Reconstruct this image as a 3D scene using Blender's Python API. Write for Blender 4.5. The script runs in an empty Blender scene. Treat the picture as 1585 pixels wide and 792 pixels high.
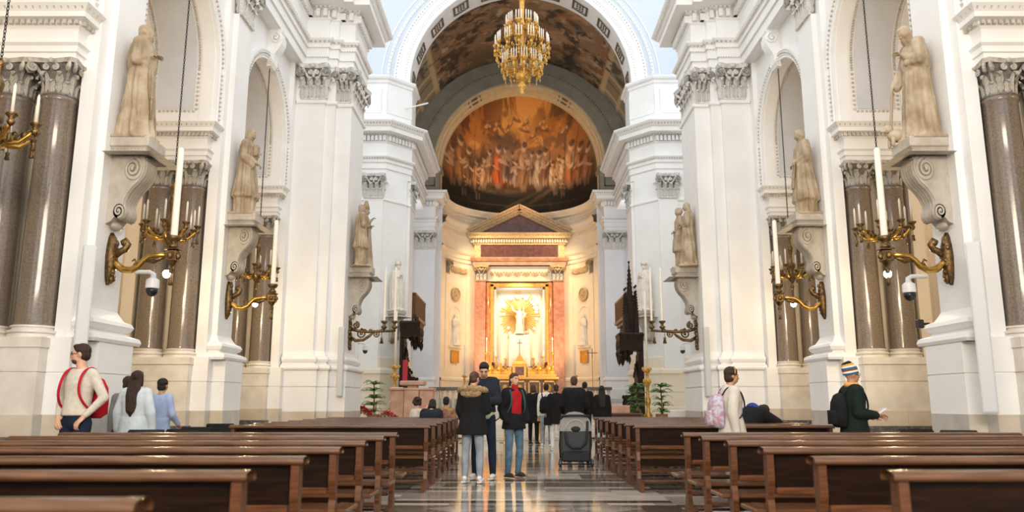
import bpy, bmesh, math, random
import numpy as np
from mathutils import Vector, Matrix, Euler
random.seed(7); RNG = np.random.RandomState(11)
PI = math.pi
SC = bpy.context.scene
COL = SC.collection

# ------------------------------------------------------------------ camera, light, exposure
cam_d = bpy.data.cameras.new('camera'); cam = bpy.data.objects.new('camera', cam_d); COL.objects.link(cam)
cam.location = (-0.2, 0.0, 1.2)
cam.rotation_euler = (math.radians(90 + 10.6), 0, 0)
cam_d.sensor_width = 36.0
cam_d.lens = 36.0 * 1207 / 1585
cam_d.shift_x = -6.5 / 1585
cam_d.clip_end = 300
cam_d.dof.use_dof = True; cam_d.dof.focus_distance = 14.0; cam_d.dof.aperture_fstop = 1.5
SC.camera = cam
vs = SC.view_settings
SC.display_settings.display_device = 'sRGB'
vs.view_transform = 'Standard'; vs.look = 'None'; vs.gamma = 1.0; vs.use_curve_mapping = False
vs.exposure = 0.30

W = bpy.data.worlds.new('world'); SC.world = W; W.use_nodes = True
wn = W.node_tree.nodes; wl = W.node_tree.links
bg = wn['Background']; bg.inputs[0].default_value = (0.90, 0.95, 1.0, 1); bg.inputs[1].default_value = 1.5

def lamp(kind, name, loc, energy, col, aim=None, size=1.0, sizey=None, spot=60, blend=.6, rad=.15):
    d = bpy.data.lights.new(name, kind); d.energy = energy; d.color = col
    if kind == 'AREA':
        d.size = size
        if sizey: d.shape = 'RECTANGLE'; d.size_y = sizey
    if kind == 'SPOT': d.spot_size = math.radians(spot); d.spot_blend = blend; d.shadow_soft_size = rad
    if kind == 'POINT': d.shadow_soft_size = rad
    o = bpy.data.objects.new(name, d); o.location = loc; COL.objects.link(o)
    if aim is not None:
        o.rotation_euler = (Vector(aim) - Vector(loc)).to_track_quat('-Z', 'Y').to_euler()
    return o
WARM = (1.0, .62, .26)
# floodlights of the sanctuary (fixed behind the apse arch), picture light of the altar niche
for s in (-1, 1):
    lamp('SPOT', 'apse_floodlight', (s*3.4, 45.0, 12.4), 1250, (1.0, .70, .36), (-s*1.2, 48.6, 5.5), spot=85, rad=.3)
    lamp('SPOT', 'apse_floodlight', (s*3.3, 45.0, 2.6), 520, (1.0, .66, .32), (-s*1.8, 48.8, 7.5), spot=95, rad=.3)
lamp('SPOT', 'niche_light', (0, 46.2, 9.2), 800, (1.0, .84, .55), (0, 48.6, 5.8), spot=70, rad=.2)
for s in (-1, 1):
    lamp('SPOT', 'dome_uplight', (s*2.6, 45.2, 13.1), 300, (1.0, .60, .26), (-s*1.0, 48.2, 17.0), spot=120, rad=.3)
# lamps of the side aisles
for s in (-1, 1):
    for y in (9.0, 14.1, 19.1):
        lamp('POINT', 'aisle_lamp', (s*9.6, y, 6.6), 55, (1.0, .74, .46), rad=.4)
for s in (-1, 1):      # cool fill lights added to brighten the enclosed choir
    lamp('AREA', 'choir_fill_light', (s*6.2, 35.5, 8.6), 110, (.86, .92, 1.0), (s*3.5, 42.5, 7.5), size=.8, sizey=3.2)
lamp('AREA', 'west_fill_light', (0, -4.5, 6.5), 1250, (1.0, .83, .62), (0, 14, 4.5), size=7, sizey=2.5)  # unseen warm fill added behind the camera to brighten the faces turned to it

# ------------------------------------------------------------------ materials
def mat(name, col, rough=.5, metal=0.0, col2=None, scale=5.0, detail=4.0, bump=0.0, bscale=None, lo=.35, hi=.65, emit=0.0, attr=None, stretch=None, coat=0.0, spec=None, bstretch=None):
    m = bpy.data.materials.new(name); m.use_nodes = True
    nt = m.node_tree; b = nt.nodes['Principled BSDF']
    b.inputs['Roughness'].default_value = rough; b.inputs['Metallic'].default_value = metal
    b.inputs['Base Color'].default_value = (*col, 1)
    if coat: b.inputs['Coat Weight'].default_value = coat; b.inputs['Coat Roughness'].default_value = .12
    if spec is not None: b.inputs['Specular IOR Level'].default_value = spec
    if emit:
        b.inputs['Emission Color'].default_value = (*col, 1); b.inputs['Emission Strength'].default_value = emit
    if col2 is not None or bump:
        tc = nt.nodes.new('ShaderNodeTexCoord'); vec = tc.outputs['Object']
        if stretch:
            mp = nt.nodes.new('ShaderNodeMapping'); mp.inputs['Scale'].default_value = stretch
            nt.links.new(vec, mp.inputs[0]); vec = mp.outputs[0]
        if col2 is not None:
            n = nt.nodes.new('ShaderNodeTexNoise'); n.inputs['Scale'].default_value = scale; n.inputs['Detail'].default_value = detail
            nt.links.new(vec, n.inputs['Vector'])
            r = nt.nodes.new('ShaderNodeValToRGB')
            r.color_ramp.elements[0].position = lo; r.color_ramp.elements[0].color = (*col, 1)
            r.color_ramp.elements[1].position = hi; r.color_ramp.elements[1].color = (*col2, 1)
            nt.links.new(n.outputs['Fac'], r.inputs[0]); nt.links.new(r.outputs[0], b.inputs['Base Color'])
        if bump:
            n2 = nt.nodes.new('ShaderNodeTexNoise'); n2.inputs['Scale'].default_value = bscale or scale*4; n2.inputs['Detail'].default_value = 3
            if bstretch:
                mp2 = nt.nodes.new('ShaderNodeMapping'); mp2.inputs['Scale'].default_value = bstretch; nt.links.new(vec, mp2.inputs[0]); vec = mp2.outputs[0]
            nt.links.new(vec, n2.inputs['Vector'])
            bp = nt.nodes.new('ShaderNodeBump'); bp.inputs['Strength'].default_value = bump; bp.inputs['Distance'].default_value = .02
            nt.links.new(n2.outputs['Fac'], bp.inputs['Height']); nt.links.new(bp.outputs[0], b.inputs['Normal'])
    if attr:
        a = nt.nodes.new('ShaderNodeAttribute'); a.attribute_name = attr
        nt.links.new(a.outputs['Color'], b.inputs['Base Color'])
    return m
K = {}
K['plaster'] = mat('white_plaster', (.80, .79, .77), .55, col2=(.85, .845, .83), scale=1.2)
K['plaster_cool'] = mat('pale_blue_plaster', (.56, .615, .68), .7, col2=(.58, .63, .69), scale=.6)
K['plaster_grey'] = mat('grey_white_plaster', (.70, .70, .71), .6, col2=(.74, .74, .75), scale=1.0)
K['plaster_panel'] = mat('grey_blue_soffit', (.56, .58, .61), .7, col2=(.62, .63, .66), scale=1.5)
K['aisle'] = mat('aisle_plaster', (.72, .63, .50), .7, col2=(.76, .67, .54), scale=1.0)
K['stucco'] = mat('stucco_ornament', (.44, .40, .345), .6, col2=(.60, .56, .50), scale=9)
K['cap_stone'] = mat('capital_stone', (.46, .44, .41), .7, col2=(.72, .69, .65), scale=14, bump=.4, bscale=30)
K['cap_grey'] = mat('column_capital_stone', (.30, .27, .23), .6, col2=(.52, .48, .42), scale=12, bump=.4, bscale=30)
K['bell_shade'] = mat('shaded_capital_stone', (.13, .115, .10), .8, col2=(.24, .22, .195), scale=14)  # shade of the gaps between the leaves, put into the bell colour
K['granite'] = mat('grey_granite', (.125, .095, .07), .17, col2=(.215, .17, .132), scale=38, detail=8, lo=.3, hi=.7, coat=.3)
K['marble_pale'] = mat('pale_marble', (.62, .56, .49), .3, col2=(.74, .70, .64), scale=3.0, detail=8)
K['socle'] = mat('grey_marble_socle', (.44, .41, .37), .22, col2=(.58, .55, .50), scale=2.6, detail=9, lo=.3, hi=.7)
K['socle2'] = mat('beige_marble_socle', (.52, .44, .34), .22, col2=(.62, .55, .46), scale=3.1, detail=9, lo=.3, hi=.7)
K['dark_stone'] = mat('dark_grey_stone', (.05, .047, .043), .3, col2=(.16, .15, .135), scale=14, detail=8)
K['statue'] = mat('statue_marble', (.29, .205, .115), .5, col2=(.50, .40, .28), scale=3.5, detail=6, bump=1.0, bscale=1.0, bstretch=(16, 16, 2.2))
K['statue_w'] = mat('white_statue_marble', (.70, .63, .53), .5, col2=(.82, .76, .67), scale=4, detail=5, bump=1.0, bscale=1.0, bstretch=(16, 16, 2.2))
K['console'] = mat('console_stone', (.40, .35, .285), .55, col2=(.53, .48, .41), scale=4, detail=5)
K['bronze'] = mat('dark_bronze', (.10, .06, .028), .35, .85, col2=(.24, .145, .055), scale=16, bump=.4, bscale=50)
K['gilt'] = mat('gilt_bronze', (.46, .25, .05), .28, .95, col2=(.66, .40, .10), scale=14)
K['gold'] = mat('gold_leaf', (.74, .42, .09), .34, .45, col2=(.48, .24, .04), scale=18)
K['ray_gold'] = mat('gilded_ray_paint', (.86, .58, .13), .5, .1)
K['wax'] = mat('candle_wax', (.86, .80, .68), .45)
K['iron'] = mat('black_iron', (.02, .018, .016), .5, .5)
K['wood'] = mat('walnut_wood', (.058, .020, .007), .36, col2=(.125, .046, .017), scale=7, detail=6, stretch=(.6, 6, 6), spec=.3)
K['wood_rail'] = mat('worn_walnut_rail', (.062, .025, .010), .20, col2=(.120, .055, .026), scale=6, detail=6, stretch=(.5, 6, 6), spec=.4)
K['wood_dark'] = mat('dark_walnut_panel', (.008, .0036, .002), .45, col2=(.018, .0075, .004), scale=7, detail=6, stretch=(.6, 6, 6), spec=.08)
K['wood_carved'] = mat('black_carved_wood', (.012, .007, .005), .5, col2=(.034, .018, .011), scale=12, bump=.6, bscale=26, spec=.15)
K['dark_red_marble'] = mat('dark_red_marble', (.065, .016, .006), .3, col2=(.12, .036, .014), scale=5, detail=8)
K['red_marble'] = mat('red_marble', (.42, .13, .05), .2, col2=(.60, .27, .13), scale=4.5, detail=9, lo=.3, hi=.68, coat=.3)
K['orange_marble'] = mat('rose_marble', (.44, .22, .14), .3, col2=(.56, .33, .22), scale=3, detail=8)
K['apse'] = mat('cream_apse_stucco', (.80, .70, .54), .55, col2=(.84, .75, .60), scale=1.5)
K['apse_trim'] = mat('apse_ornament', (.40, .27, .13), .55, col2=(.60, .45, .26), scale=12)
K['vault_green'] = mat('grey_green_arch', (.24, .225, .175), .7, col2=(.29, .27, .21), scale=2)
K['vault_gold'] = mat('ochre_arch_band', (.55, .42, .24), .65, col2=(.63, .50, .31), scale=3)
K['vault_dark'] = mat('dark_painted_panel', (.07, .055, .04), .7, col2=(.20, .15, .10), scale=8)
K['fresco'] = mat('fresco_paint', (.5, .3, .1), .75, attr='paint')
K['step'] = mat('presbytery_marble', (.60, .53, .44), .2, col2=(.70, .64, .55), scale=2.5, detail=8)
K['floor'] = mat('floor_marble', (.22, .19, .16), .12, col2=(.32, .28, .24), scale=1.5, detail=8)
FL = [mat('white_floor_marble', (.44, .39, .33), .09, col2=(.58, .52, .45), scale=2.5, detail=9),
      mat('light_grey_floor_marble', (.25, .21, .17), .09, col2=(.36, .31, .26), scale=2.2, detail=9),
      mat('mid_grey_floor_marble', (.115, .092, .07), .09, col2=(.18, .15, .12), scale=2.2, detail=9),
      mat('dark_floor_marble', (.045, .036, .028), .09, col2=(.085, .068, .054), scale=3, detail=9)]
K['bulb'] = mat('lit_bulb', (1.0, .80, .50), .3, emit=55.0)
K['flame'] = mat('candle_flame', (1.0, .72, .32), .5, emit=14.0)
K['cam_white'] = mat('white_plastic', (.78, .78, .78), .35)
K['grey_plastic'] = mat('light_grey_plastic', (.55, .56, .57), .4)
K['black_plastic'] = mat('black_plastic', (.012, .012, .013), .3)
K['leaf'] = mat('palm_leaf', (.05, .14, .03), .45, col2=(.12, .25, .05), scale=8)
K['red_leaf'] = mat('red_bract', (.42, .01, .02), .5)
K['terracotta'] = mat('terracotta', (.30, .13, .07), .7)
K['white_fab'] = mat('white_cloth', (.75, .73, .70), .8)

# ------------------------------------------------------------------ mesh helpers
class MB:
    def __init__(s): s.v = []; s.f = []; s.m = []; s.M = None
    def add(s, vs, fs, m=0):
        b = len(s.v)
        if s.M is not None: vs = [tuple(s.M @ Vector(v)) for v in vs]
        s.v.extend([tuple(v) for v in vs]); s.f.extend([tuple(b+i for i in f) for f in fs]); s.m.extend([m]*len(fs)); return s
    def box(s, x0, x1, y0, y1, z0, z1, m=0):
        return s.add([(x0,y0,z0),(x1,y0,z0),(x1,y1,z0),(x0,y1,z0),(x0,y0,z1),(x1,y0,z1),(x1,y1,z1),(x0,y1,z1)],
                     [(0,3,2,1),(4,5,6,7),(0,1,5,4),(1,2,6,5),(2,3,7,6),(3,0,4,7)], m)
    def cbox(s, x0, x1, y0, y1, z0, z1, c=.01, m=0):       # chamfered box
        rings = []
        for z, k in ((z0, c), (z0+c, 0), (z1-c, 0), (z1, c)):
            a, b, e, d = x0+k, x1-k, y0+k, y1-k
            q = c
            rings.append([(a+q,e,z),(b-q,e,z),(b,e+q,z),(b,d-q,z),(b-q,d,z),(a+q,d,z),(a,d-q,z),(a,e+q,z)])
        return s.loft(rings, m=m)
    def loft(s, rings, closed=True, caps=True, m=0):
        n = len(rings[0]); vs = [p for r in rings for p in r]; fs = []
        for i in range(len(rings)-1):
            for j in range(n if closed else n-1):
                a = i*n+j; b = i*n+(j+1) % n
                fs.append((a, b, b+n, a+n))
        if caps and closed:
            fs.append(tuple(reversed(range(n)))); fs.append(tuple(range((len(rings)-1)*n, len(rings)*n)))
        return s.add(vs, fs, m)
    def lathe(s, prof, n=16, c=(0,0,0), m=0, a0=0.0, a1=None):
        full = a1 is None; k = n if full else n+1
        rings = []
        for r, z in prof:
            r = max(r, 1e-4)
            rings.append([(c[0]+r*math.cos(a0+(2*PI if full else a1-a0)*j/n), c[1]+r*math.sin(a0+(2*PI if full else a1-a0)*j/n), c[2]+z) for j in range(k)])
        return s.loft(rings, closed=full, caps=full, m=m)
    def tube(s, pts, rad, n=8, m=0, flat=1.0):
        P = [Vector(p) for p in pts]; k = len(P)
        R = rad if isinstance(rad, (list, tuple)) else [rad]*k
        up = Vector((0, 0, 1)); rings = []; prev = None
        for i in range(k):
            t = (P[min(i+1, k-1)] - P[max(i-1, 0)])
            if t.length < 1e-9: t = Vector((0, 0, 1))
            t.normalize()
            if prev is None:
                a = t.cross(up)
                if a.length < 1e-3: a = t.cross(Vector((0, 1, 0)))
            else: a = prev - t*prev.dot(t)
            if a.length < 1e-6: a = t.cross(Vector((1, 0, 0)))
            a.normalize(); prev = a; b = t.cross(a)
            rings.append([tuple(P[i] + (a*math.cos(2*PI*j/n)*R[i] + b*math.sin(2*PI*j/n)*R[i]*flat)) for j in range(n)])
        return s.loft(rings, m=m)
    def ell(s, c, r, nu=10, nv=7, m=0, rot=None):
        if not isinstance(r, (tuple, list)): r = (r, r, r)
        Rm = rot if rot is not None else None
        rings = []
        for i in range(nv+1):
            t = -PI/2 + PI*i/nv
            q = max(math.cos(t), .02)
            ring = []
            for j in range(nu):
                p = Vector((r[0]*q*math.cos(2*PI*j/nu), r[1]*q*math.sin(2*PI*j/nu), r[2]*math.sin(t)))
                if Rm is not None: p = Rm @ p
                ring.append((c[0]+p.x, c[1]+p.y, c[2]+p.z))
            rings.append(ring)
        return s.loft(rings, m=m)
    def cap(s, p0, p1, r0, r1=None, n=10, m=0, flat=1.0, up=None):   # tapered capsule
        r1 = r0 if r1 is None else r1
        p0, p1 = Vector(p0), Vector(p1); t = p1-p0; L = t.length
        t = t/L if L > 1e-6 else Vector((0, 0, 1))
        a = t.cross(Vector(up) if up is not None else Vector((0, 1, 0)))
        if a.length < 1e-2: a = t.cross(Vector((1, 0, 0)))
        a.normalize(); b = t.cross(a); rings = []
        def ring(c, r): return [tuple(c + a*math.cos(2*PI*j/n)*r + b*math.sin(2*PI*j/n)*r*flat) for j in range(n)]
        for k in (1, .72, .36): rings.append(ring(p0 - t*r0*math.sin(k*PI/2)*1.0, max(r0*math.cos(k*PI/2), r0*.05)))
        for k in range(4): rings.append(ring(p0 + t*L*k/3, r0+(r1-r0)*k/3))
        for k in (.36, .72, 1): rings.append(ring(p1 + t*r1*math.sin(k*PI/2), max(r1*math.cos(k*PI/2), r1*.05)))
        return s.loft(rings, m=m)
    def prism(s, poly, f0, f1, m=0):       # poly of 2-D points, f0/f1 map a point to 3-D
        n = len(poly); vs = [f0(p) for p in poly] + [f1(p) for p in poly]
        fs = [(i, (i+1) % n, n+(i+1) % n, n+i) for i in range(n)] + [tuple(reversed(range(n))), tuple(range(n, 2*n))]
        return s.add(vs, fs, m)

def obj(name, mb, mats, parent=None, smooth=False, loc=None, angle=None):
    me = bpy.data.meshes.new(name)
    me.from_pydata(mb.v, [], mb.f)
    for x in (mats if isinstance(mats, (list, tuple)) else [mats]): me.materials.append(x)
    me.polygons.foreach_set('material_index', mb.m)
    bm = bmesh.new(); bm.from_mesh(me); bmesh.ops.recalc_face_normals(bm, faces=bm.faces[:])
    if angle:
        for e in bm.edges:
            if len(e.link_faces) == 2 and e.calc_face_angle(0) > angle: e.smooth = False
    bm.to_mesh(me); bm.free()
    if smooth: me.polygons.foreach_set('use_smooth', [True]*len(me.polygons))
    me.update()
    return link(name, me, parent, loc)
def link(name, me, parent=None, loc=None, rot=None):
    o = bpy.data.objects.new(name, me); COL.objects.link(o)
    if parent is not None: o.parent = parent
    if loc is not None: o.location = loc
    if rot is not None: o.rotation_euler = rot
    return o
def tag(o, label=None, cat=None, group=None, kind=None):
    if label: o['label'] = label
    if cat: o['category'] = cat
    if group: o['group'] = group
    if kind: o['kind'] = kind
    return o
def thing(name, label, cat, loc=(0,0,0), rz=0.0, group=None, scale=None):
    o = bpy.data.objects.new(name, None); COL.objects.link(o); o.empty_display_size = .1
    o.location = loc; o.rotation_euler = (0, 0, rz)
    if scale: o.scale = (scale,)*3
    return tag(o, label, cat, group)
def struct(name, label=None):
    o = bpy.data.objects.new(name, None); COL.objects.link(o)
    return tag(o, label, None, None, 'structure')
def dup(root, loc=None, rz=None, label=None):
    def cp(o, par):
        c = o.copy(); COL.objects.link(c)
        if par is not None: c.parent = par
        for ch in o.children: cp(ch, c)
        return c
    c = cp(root, None)
    if loc is not None: c.location = loc
    if rz is not None: c.rotation_euler = (0, 0, rz)
    if label: c['label'] = label
    return c

def offset_path(path, d):
    P = [Vector(p) for p in path]; out = []
    n = len(P)
    for i in range(n):
        ns = []
        for a, b in ((i-1, i), (i, i+1)):
            if a < 0 or b >= n: continue
            t = (P[b]-P[a]).normalized(); ns.append(Vector((-t.y, t.x)))
        if len(ns) == 1: m = ns[0]
        else:
            m = ns[0]+ns[1]; L = m.length
            m = m/L if L > 1e-6 else ns[0]
            m = m / max(m.dot(ns[0]), .25)
        out.append(P[i] + m*d)
    return out
def sweep(mb, path, prof, sx=1, m=0):      # mitred moulding along a plan path; prof = (outward, z); outward is left of travel
    rings = []
    for d, z in prof:
        rings.append([(sx*p.x, p.y, z) for p in offset_path(path, d)])
    return mb.loft(rings, closed=False, caps=False, m=m)
def along(path, d, step):                  # points and tangents along an offset path
    Q = offset_path(path, d); res = []
    for i in range(len(Q)-1):
        L = (Q[i+1]-Q[i]).length; k = int(L/step)
        if k < 1: continue
        t = (Q[i+1]-Q[i])/L
        for j in range(k): res.append((Q[i] + t*(L*(j+.5)/k), t))
    return res
def blocks(mb, path, d, step, w, dep, z0, z1, sx=1, m=0):   # dentils
    for p, t in along(path, d, step):
        nrm = Vector((-t.y, t.x)); c = []
        for a, b in ((-w/2, 0), (w/2, 0), (w/2, dep), (-w/2, dep)):
            q = p + t*a + nrm*b; c.append((sx*q.x, q.y))
        mb.add([(x, y, z0) for x, y in c] + [(x, y, z1) for x, y in c], [(0,1,2,3),(4,5,6,7),(0,1,5,4),(1,2,6,5),(2,3,7,6),(3,0,4,7)], m)
def beads(mb, path, d, step, r, z, sx=1, rz=None, m=0):
    rz = rz or r
    for p, t in along(path, d, step):
        nrm = Vector((-t.y, t.x)); x, y = p
        def q(a, b): v = p + t*a + nrm*b; return v
        e = [q(-r, 0), q(0, r), q(r, 0)]
        mb.add([(sx*v.x, v.y, z) for v in e] + [(sx*x, y, z+rz), (sx*x, y, z-rz)], [(0,1,3),(1,2,3),(0,1,4),(1,2,4)], m)

def arch_pts(ac, zc, zlow, r, n=28):
    pts = []
    if zlow < zc-1e-6:
        pts.append((ac+r, zlow))
    pts += [(ac+r*math.cos(PI*i/n), zc+r*math.sin(PI*i/n)) for i in range(n+1)]
    if zlow < zc-1e-6: pts.append((ac-r, zlow))
    return pts
def arch_sweep(mb, mp, ac, zc, zlow, prof, n=28, m=0):     # prof = (radius, depth)
    return mb.loft([[mp(a, z, d) for a, z in arch_pts(ac, zc, zlow, r, n)] for r, d in prof], closed=False, caps=False, m=m)
def arch_wall(mb, mp, ac, zc, zlow, r, a0, a1, ztop, d, n=28, m=0, side_low=None):
    pts = arch_pts(ac, zc, zlow, r, n)
    for (p, q) in zip(pts[:-1], pts[1:]):
        if abs(p[0]-q[0]) < 1e-6: continue
        mb.add([mp(p[0], p[1], d), mp(q[0], q[1], d), mp(q[0], ztop, d), mp(p[0], ztop, d)], [(0,1,2,3)], m)
    sl = zlow if side_low is None else side_low
    for b0, b1 in ((ac+r, a1), (a0, ac-r)):
        mb.add([mp(b0, sl, d), mp(b1, sl, d), mp(b1, ztop, d), mp(b0, ztop, d)], [(0,1,2,3)], m)
def arch_beads(mb, mp, ac, zc, zlow, r, d, step, s, m=0, h=None):
    h = h or s
    L1 = max(zc-zlow, 0); k = int(L1/step); q = []
    for j in range(k): q.append((ac+r, zlow+(j+.5)*step, 0, 1)); q.append((ac-r, zlow+(j+.5)*step, 0, 1))
    ka = int(PI*r/step)
    for j in range(ka):
        t = PI*(j+.5)/ka; q.append((ac+r*math.cos(t), zc+r*math.sin(t), -math.sin(t), math.cos(t)))
    for a, z, ta, tz in q:
        mb.add([mp(a-ta*s, z-tz*s, d), mp(a+ta*s, z+tz*s, d), mp(a-tz*s*.8, z+ta*s*.8, d), mp(a+tz*s*.8, z-ta*s*.8, d), mp(a, z, d+h)],
               [(0,2,4),(2,1,4),(1,3,4),(3,0,4)], m)

# voxel union of overlapping closed shapes -> one smooth skin (temporary scene)
TMP = bpy.data.scenes.new('tmp')
def skin(mb, voxel, smooth=4, fac=.5):
    me = bpy.data.meshes.new('t'); me.from_pydata(mb.v, [], mb.f)
    bm = bmesh.new(); bm.from_mesh(me); bmesh.ops.recalc_face_normals(bm, faces=bm.faces[:]); bm.to_mesh(me); bm.free()
    o = bpy.data.objects.new('t', me); TMP.collection.objects.link(o)
    md = o.modifiers.new('r', 'REMESH'); md.mode = 'VOXEL'; md.voxel_size = voxel; md.use_smooth_shade = True
    if smooth:
        sm = o.modifiers.new('s', 'SMOOTH'); sm.iterations = smooth; sm.factor = fac
    with bpy.context.temp_override(scene=TMP, view_layer=TMP.view_layers[0]):
        dg = bpy.context.evaluated_depsgraph_get(); dg.update()
        res = bpy.data.meshes.new_from_object(o.evaluated_get(dg))
    bpy.data.objects.remove(o); bpy.data.meshes.remove(me)
    return res
def skinned(name, mb, voxel, m, parent=None, smooth=4, loc=None, rot=None):
    me = skin(mb, voxel, smooth); me.name = name
    me.materials.clear(); me.materials.append(m)
    me.polygons.foreach_set('material_index', [0]*len(me.polygons))
    me.polygons.foreach_set('use_smooth', [True]*len(me.polygons))
    return link(name, me, parent, loc, rot)
# ------------------------------------------------------------------ ornament: acanthus leaf, capitals
def leaf_shape():
    prof = [(0,0),(.03,.22),(.05,.45),(.09,.66),(.19,.85),(.31,.92),(.40,.84),(.40,.74)]
    wid = [.34,.50,.38,.52,.38,.42,.24,.10]
    mb = MB(); n = 5; fr = []; bk = []
    for (o, z), w in zip(prof, wid):
        fr.append([((j/(n-1)-.5)*2*w, o + (.06 if j == 2 else (0 if j in (1, 3) else -.05)), z) for j in range(n)])
        bk.append([((j/(n-1)-.5)*2*w*.9, o-.09, z-.02) for j in range(n)])
    rings = [f + list(reversed(b)) for f, b in zip(fr, bk)]
    return mb.loft(rings)
_lm = obj('acanthus_leaf', leaf_shape(), K['cap_grey']); LEAF_G = _lm.data; bpy.data.objects.remove(_lm)
_lm = obj('acanthus_leaf', leaf_shape(), K['cap_stone']); LEAF_S = _lm.data; bpy.data.objects.remove(_lm)
def put_leaf(parent, data, x, y, z, ang, w, h):
    o = link('acanthus_leaf', data, parent, (x, y, z), (0, 0, ang)); o.scale = (w, h*.75, h); return o
def spiral(mb, c, r, ux, uz, un, t=.03, turns=1.6, n=16, flip=1, m=0):   # scroll in the plane ux,uz
    c, ux, uz, un = Vector(c), Vector(ux), Vector(uz), Vector(un); pts = []; rad = []
    for i in range(n+1):
        k = i/n; a = flip*(PI/2 - 2*PI*turns*k); rr = r*(1-.82*k)
        pts.append(c + ux*(rr*math.cos(a)) + uz*(rr*math.sin(a)) + un*(.25*r*k)); rad.append(t*(1-.35*k))
    mb.tube(pts, rad, 6, m); mb.ell(c + un*(.25*r), r*.22, 6, 4, m)

def round_capital(parent, r0, h, z0, leaves=True, mdata=None, mname='cap_grey'):
    mb = MB(); R = r0
    mb.lathe([(R*1.02,0),(R*1.10,.02),(R*1.02,.05),(R*1.0,.3*h),(R*1.06,.55*h),(R*1.25,.78*h),(R*1.42,.88*h),(R*1.2,.9*h)], 16, (0,0,z0), m=1)
    A = R*1.62; poly = []
    for k in range(4):
        a = PI/4 + k*PI/2
        cx, cy = math.cos(a), math.sin(a); tx, ty = -cy, cx
        poly += [(A*1.3*cx - .12*A*tx, A*1.3*cy - .12*A*ty), (A*1.3*cx + .12*A*tx, A*1.3*cy + .12*A*ty)]
        b = a + PI/4
        poly += [(A*.84*math.cos(b), A*.84*math.sin(b))]
    mb.prism(poly, lambda p: (p[0]*.95, p[1]*.95, z0+.88*h), lambda p: (p[0], p[1], z0+h))
    for k in range(4):
        a = PI/4 + k*PI/2; d = Vector((math.cos(a), math.sin(a), 0)); t = Vector((-d.y, d.x, 0))
        for s in (-1, 1):
            spiral(mb, d*(A*1.08) + t*(s*.04) + Vector((0,0,z0+.76*h)), .105*h*1.25, d, (0,0,1), t*s, .05*h)
        mb.tube([d*R*.95 + Vector((0,0,z0+.45*h)), d*R*1.25 + Vector((0,0,z0+.66*h)), d*A*1.02 + Vector((0,0,z0+.88*h))], [.03*h,.045*h,.05*h], 6)
        b = k*PI/2; e = Vector((math.cos(b), math.sin(b), 0)); f = Vector((-e.y, e.x, 0))
        mb.ell(e*A*.86 + Vector((0,0,z0+.94*h)), .07*h*1.2, 7, 5)
        for s in (-1, 1):
            spiral(mb, e*(R*1.32) + f*(s*R*.28) + Vector((0,0,z0+.76*h)), .075*h*1.2, f*s, (0,0,1), e, .035*h)
    c = obj('capital', mb, [K[mname], K['bell_shade']], parent, True, angle=.6)
    if leaves:
        for k in range(8):
            for row, (hh, ww, off, rr) in enumerate(((.40*h, .36*R*1.9, 0, R*1.0), (.66*h, .36*R*1.9, PI/8, R*.98))):
                a = k*PI/4 + off
                put_leaf(c, mdata, rr*math.cos(a), rr*math.sin(a), z0+.05*h, a-PI/2, ww*.62, hh)
    return c
def flat_capital(parent, w, h, origin, ang, depth=.12, nl=3, leaves=True):
    """Corinthian pilaster capital: x along the face, y outward"""
    mb = MB()
    mb.box(-w*.46, w*.46, -.1, .02, .03*h, h*.86, m=1)
    mb.loft([[(-w*.5,-.05,0),(w*.5,-.05,0),(w*.5,.02,0),(-w*.5,.02,0)], [(-w*.5,-.05,.5*h),(w*.5,-.05,.5*h),(w*.5,.05,.5*h),(-w*.5,.05,.5*h)],
             [(-w*.56,-.05,.86*h),(w*.56,-.05,.86*h),(w*.56,.16,.86*h),(-w*.56,.16,.86*h)]], m=1)
    mb.box(-w*.515, w*.515, -.02, .06, -.012, .05*h)
    A = w*.62; o = depth+.12
    poly = [(-A,-.05),(-A,o),(-A*.86,o+.04),(-w*.2,o-.06),(0,o-.02),(w*.2,o-.06),(A*.86,o+.04),(A,o),(A,-.05)]
    mb.prism(poly, lambda p: (p[0]*.96, p[1]*.92, h*.87), lambda p: (p[0], p[1], h))
    for s in (-1, 1):
        for k in (0, 1):
            spiral(mb, (s*w*.50, .20, .74*h), .13*h, (s,0,0), (0,0,1), (0,1,0), .05*h)
        mb.tube([(s*w*.12,.05,.42*h),(s*w*.22,.14,.62*h),(s*w*.44,.2,.86*h)], [.025*h,.035*h,.045*h], 6)
        spiral(mb, (s*w*.14, .15, .76*h), .07*h, (-s,0,0), (0,0,1), (0,1,0), .03*h)
    mb.ell((0, o, .93*h), (.08*h,.05*h,.07*h), 8, 5)
    mb.ell((0, .14, .70*h), (.05*h,.05*h,.10*h), 7, 5)
    c = obj('capital', mb, [K['cap_stone'], K['bell_shade']], parent, True, origin, angle=.6)
    c.rotation_euler = (0, 0, ang)
    if leaves:
        lw = w/(nl)
        for k in range(nl): put_leaf(c, LEAF_S, (k-(nl-1)/2)*lw, .03, .04*h, 0, lw*.85, .38*h)
        for k in range(nl+1): put_leaf(c, LEAF_S, (k-nl/2)*lw*.94, .02, .05*h, 0, lw*.8, .62*h)
        for s in (-1, 1):
            put_leaf(c, LEAF_S, s*w*.5, -.02, .04*h, -s*PI/2, .16, .38*h); put_leaf(c, LEAF_S, s*w*.5, .0, .05*h, -s*PI/2, .14, .66*h)
    return c

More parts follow.
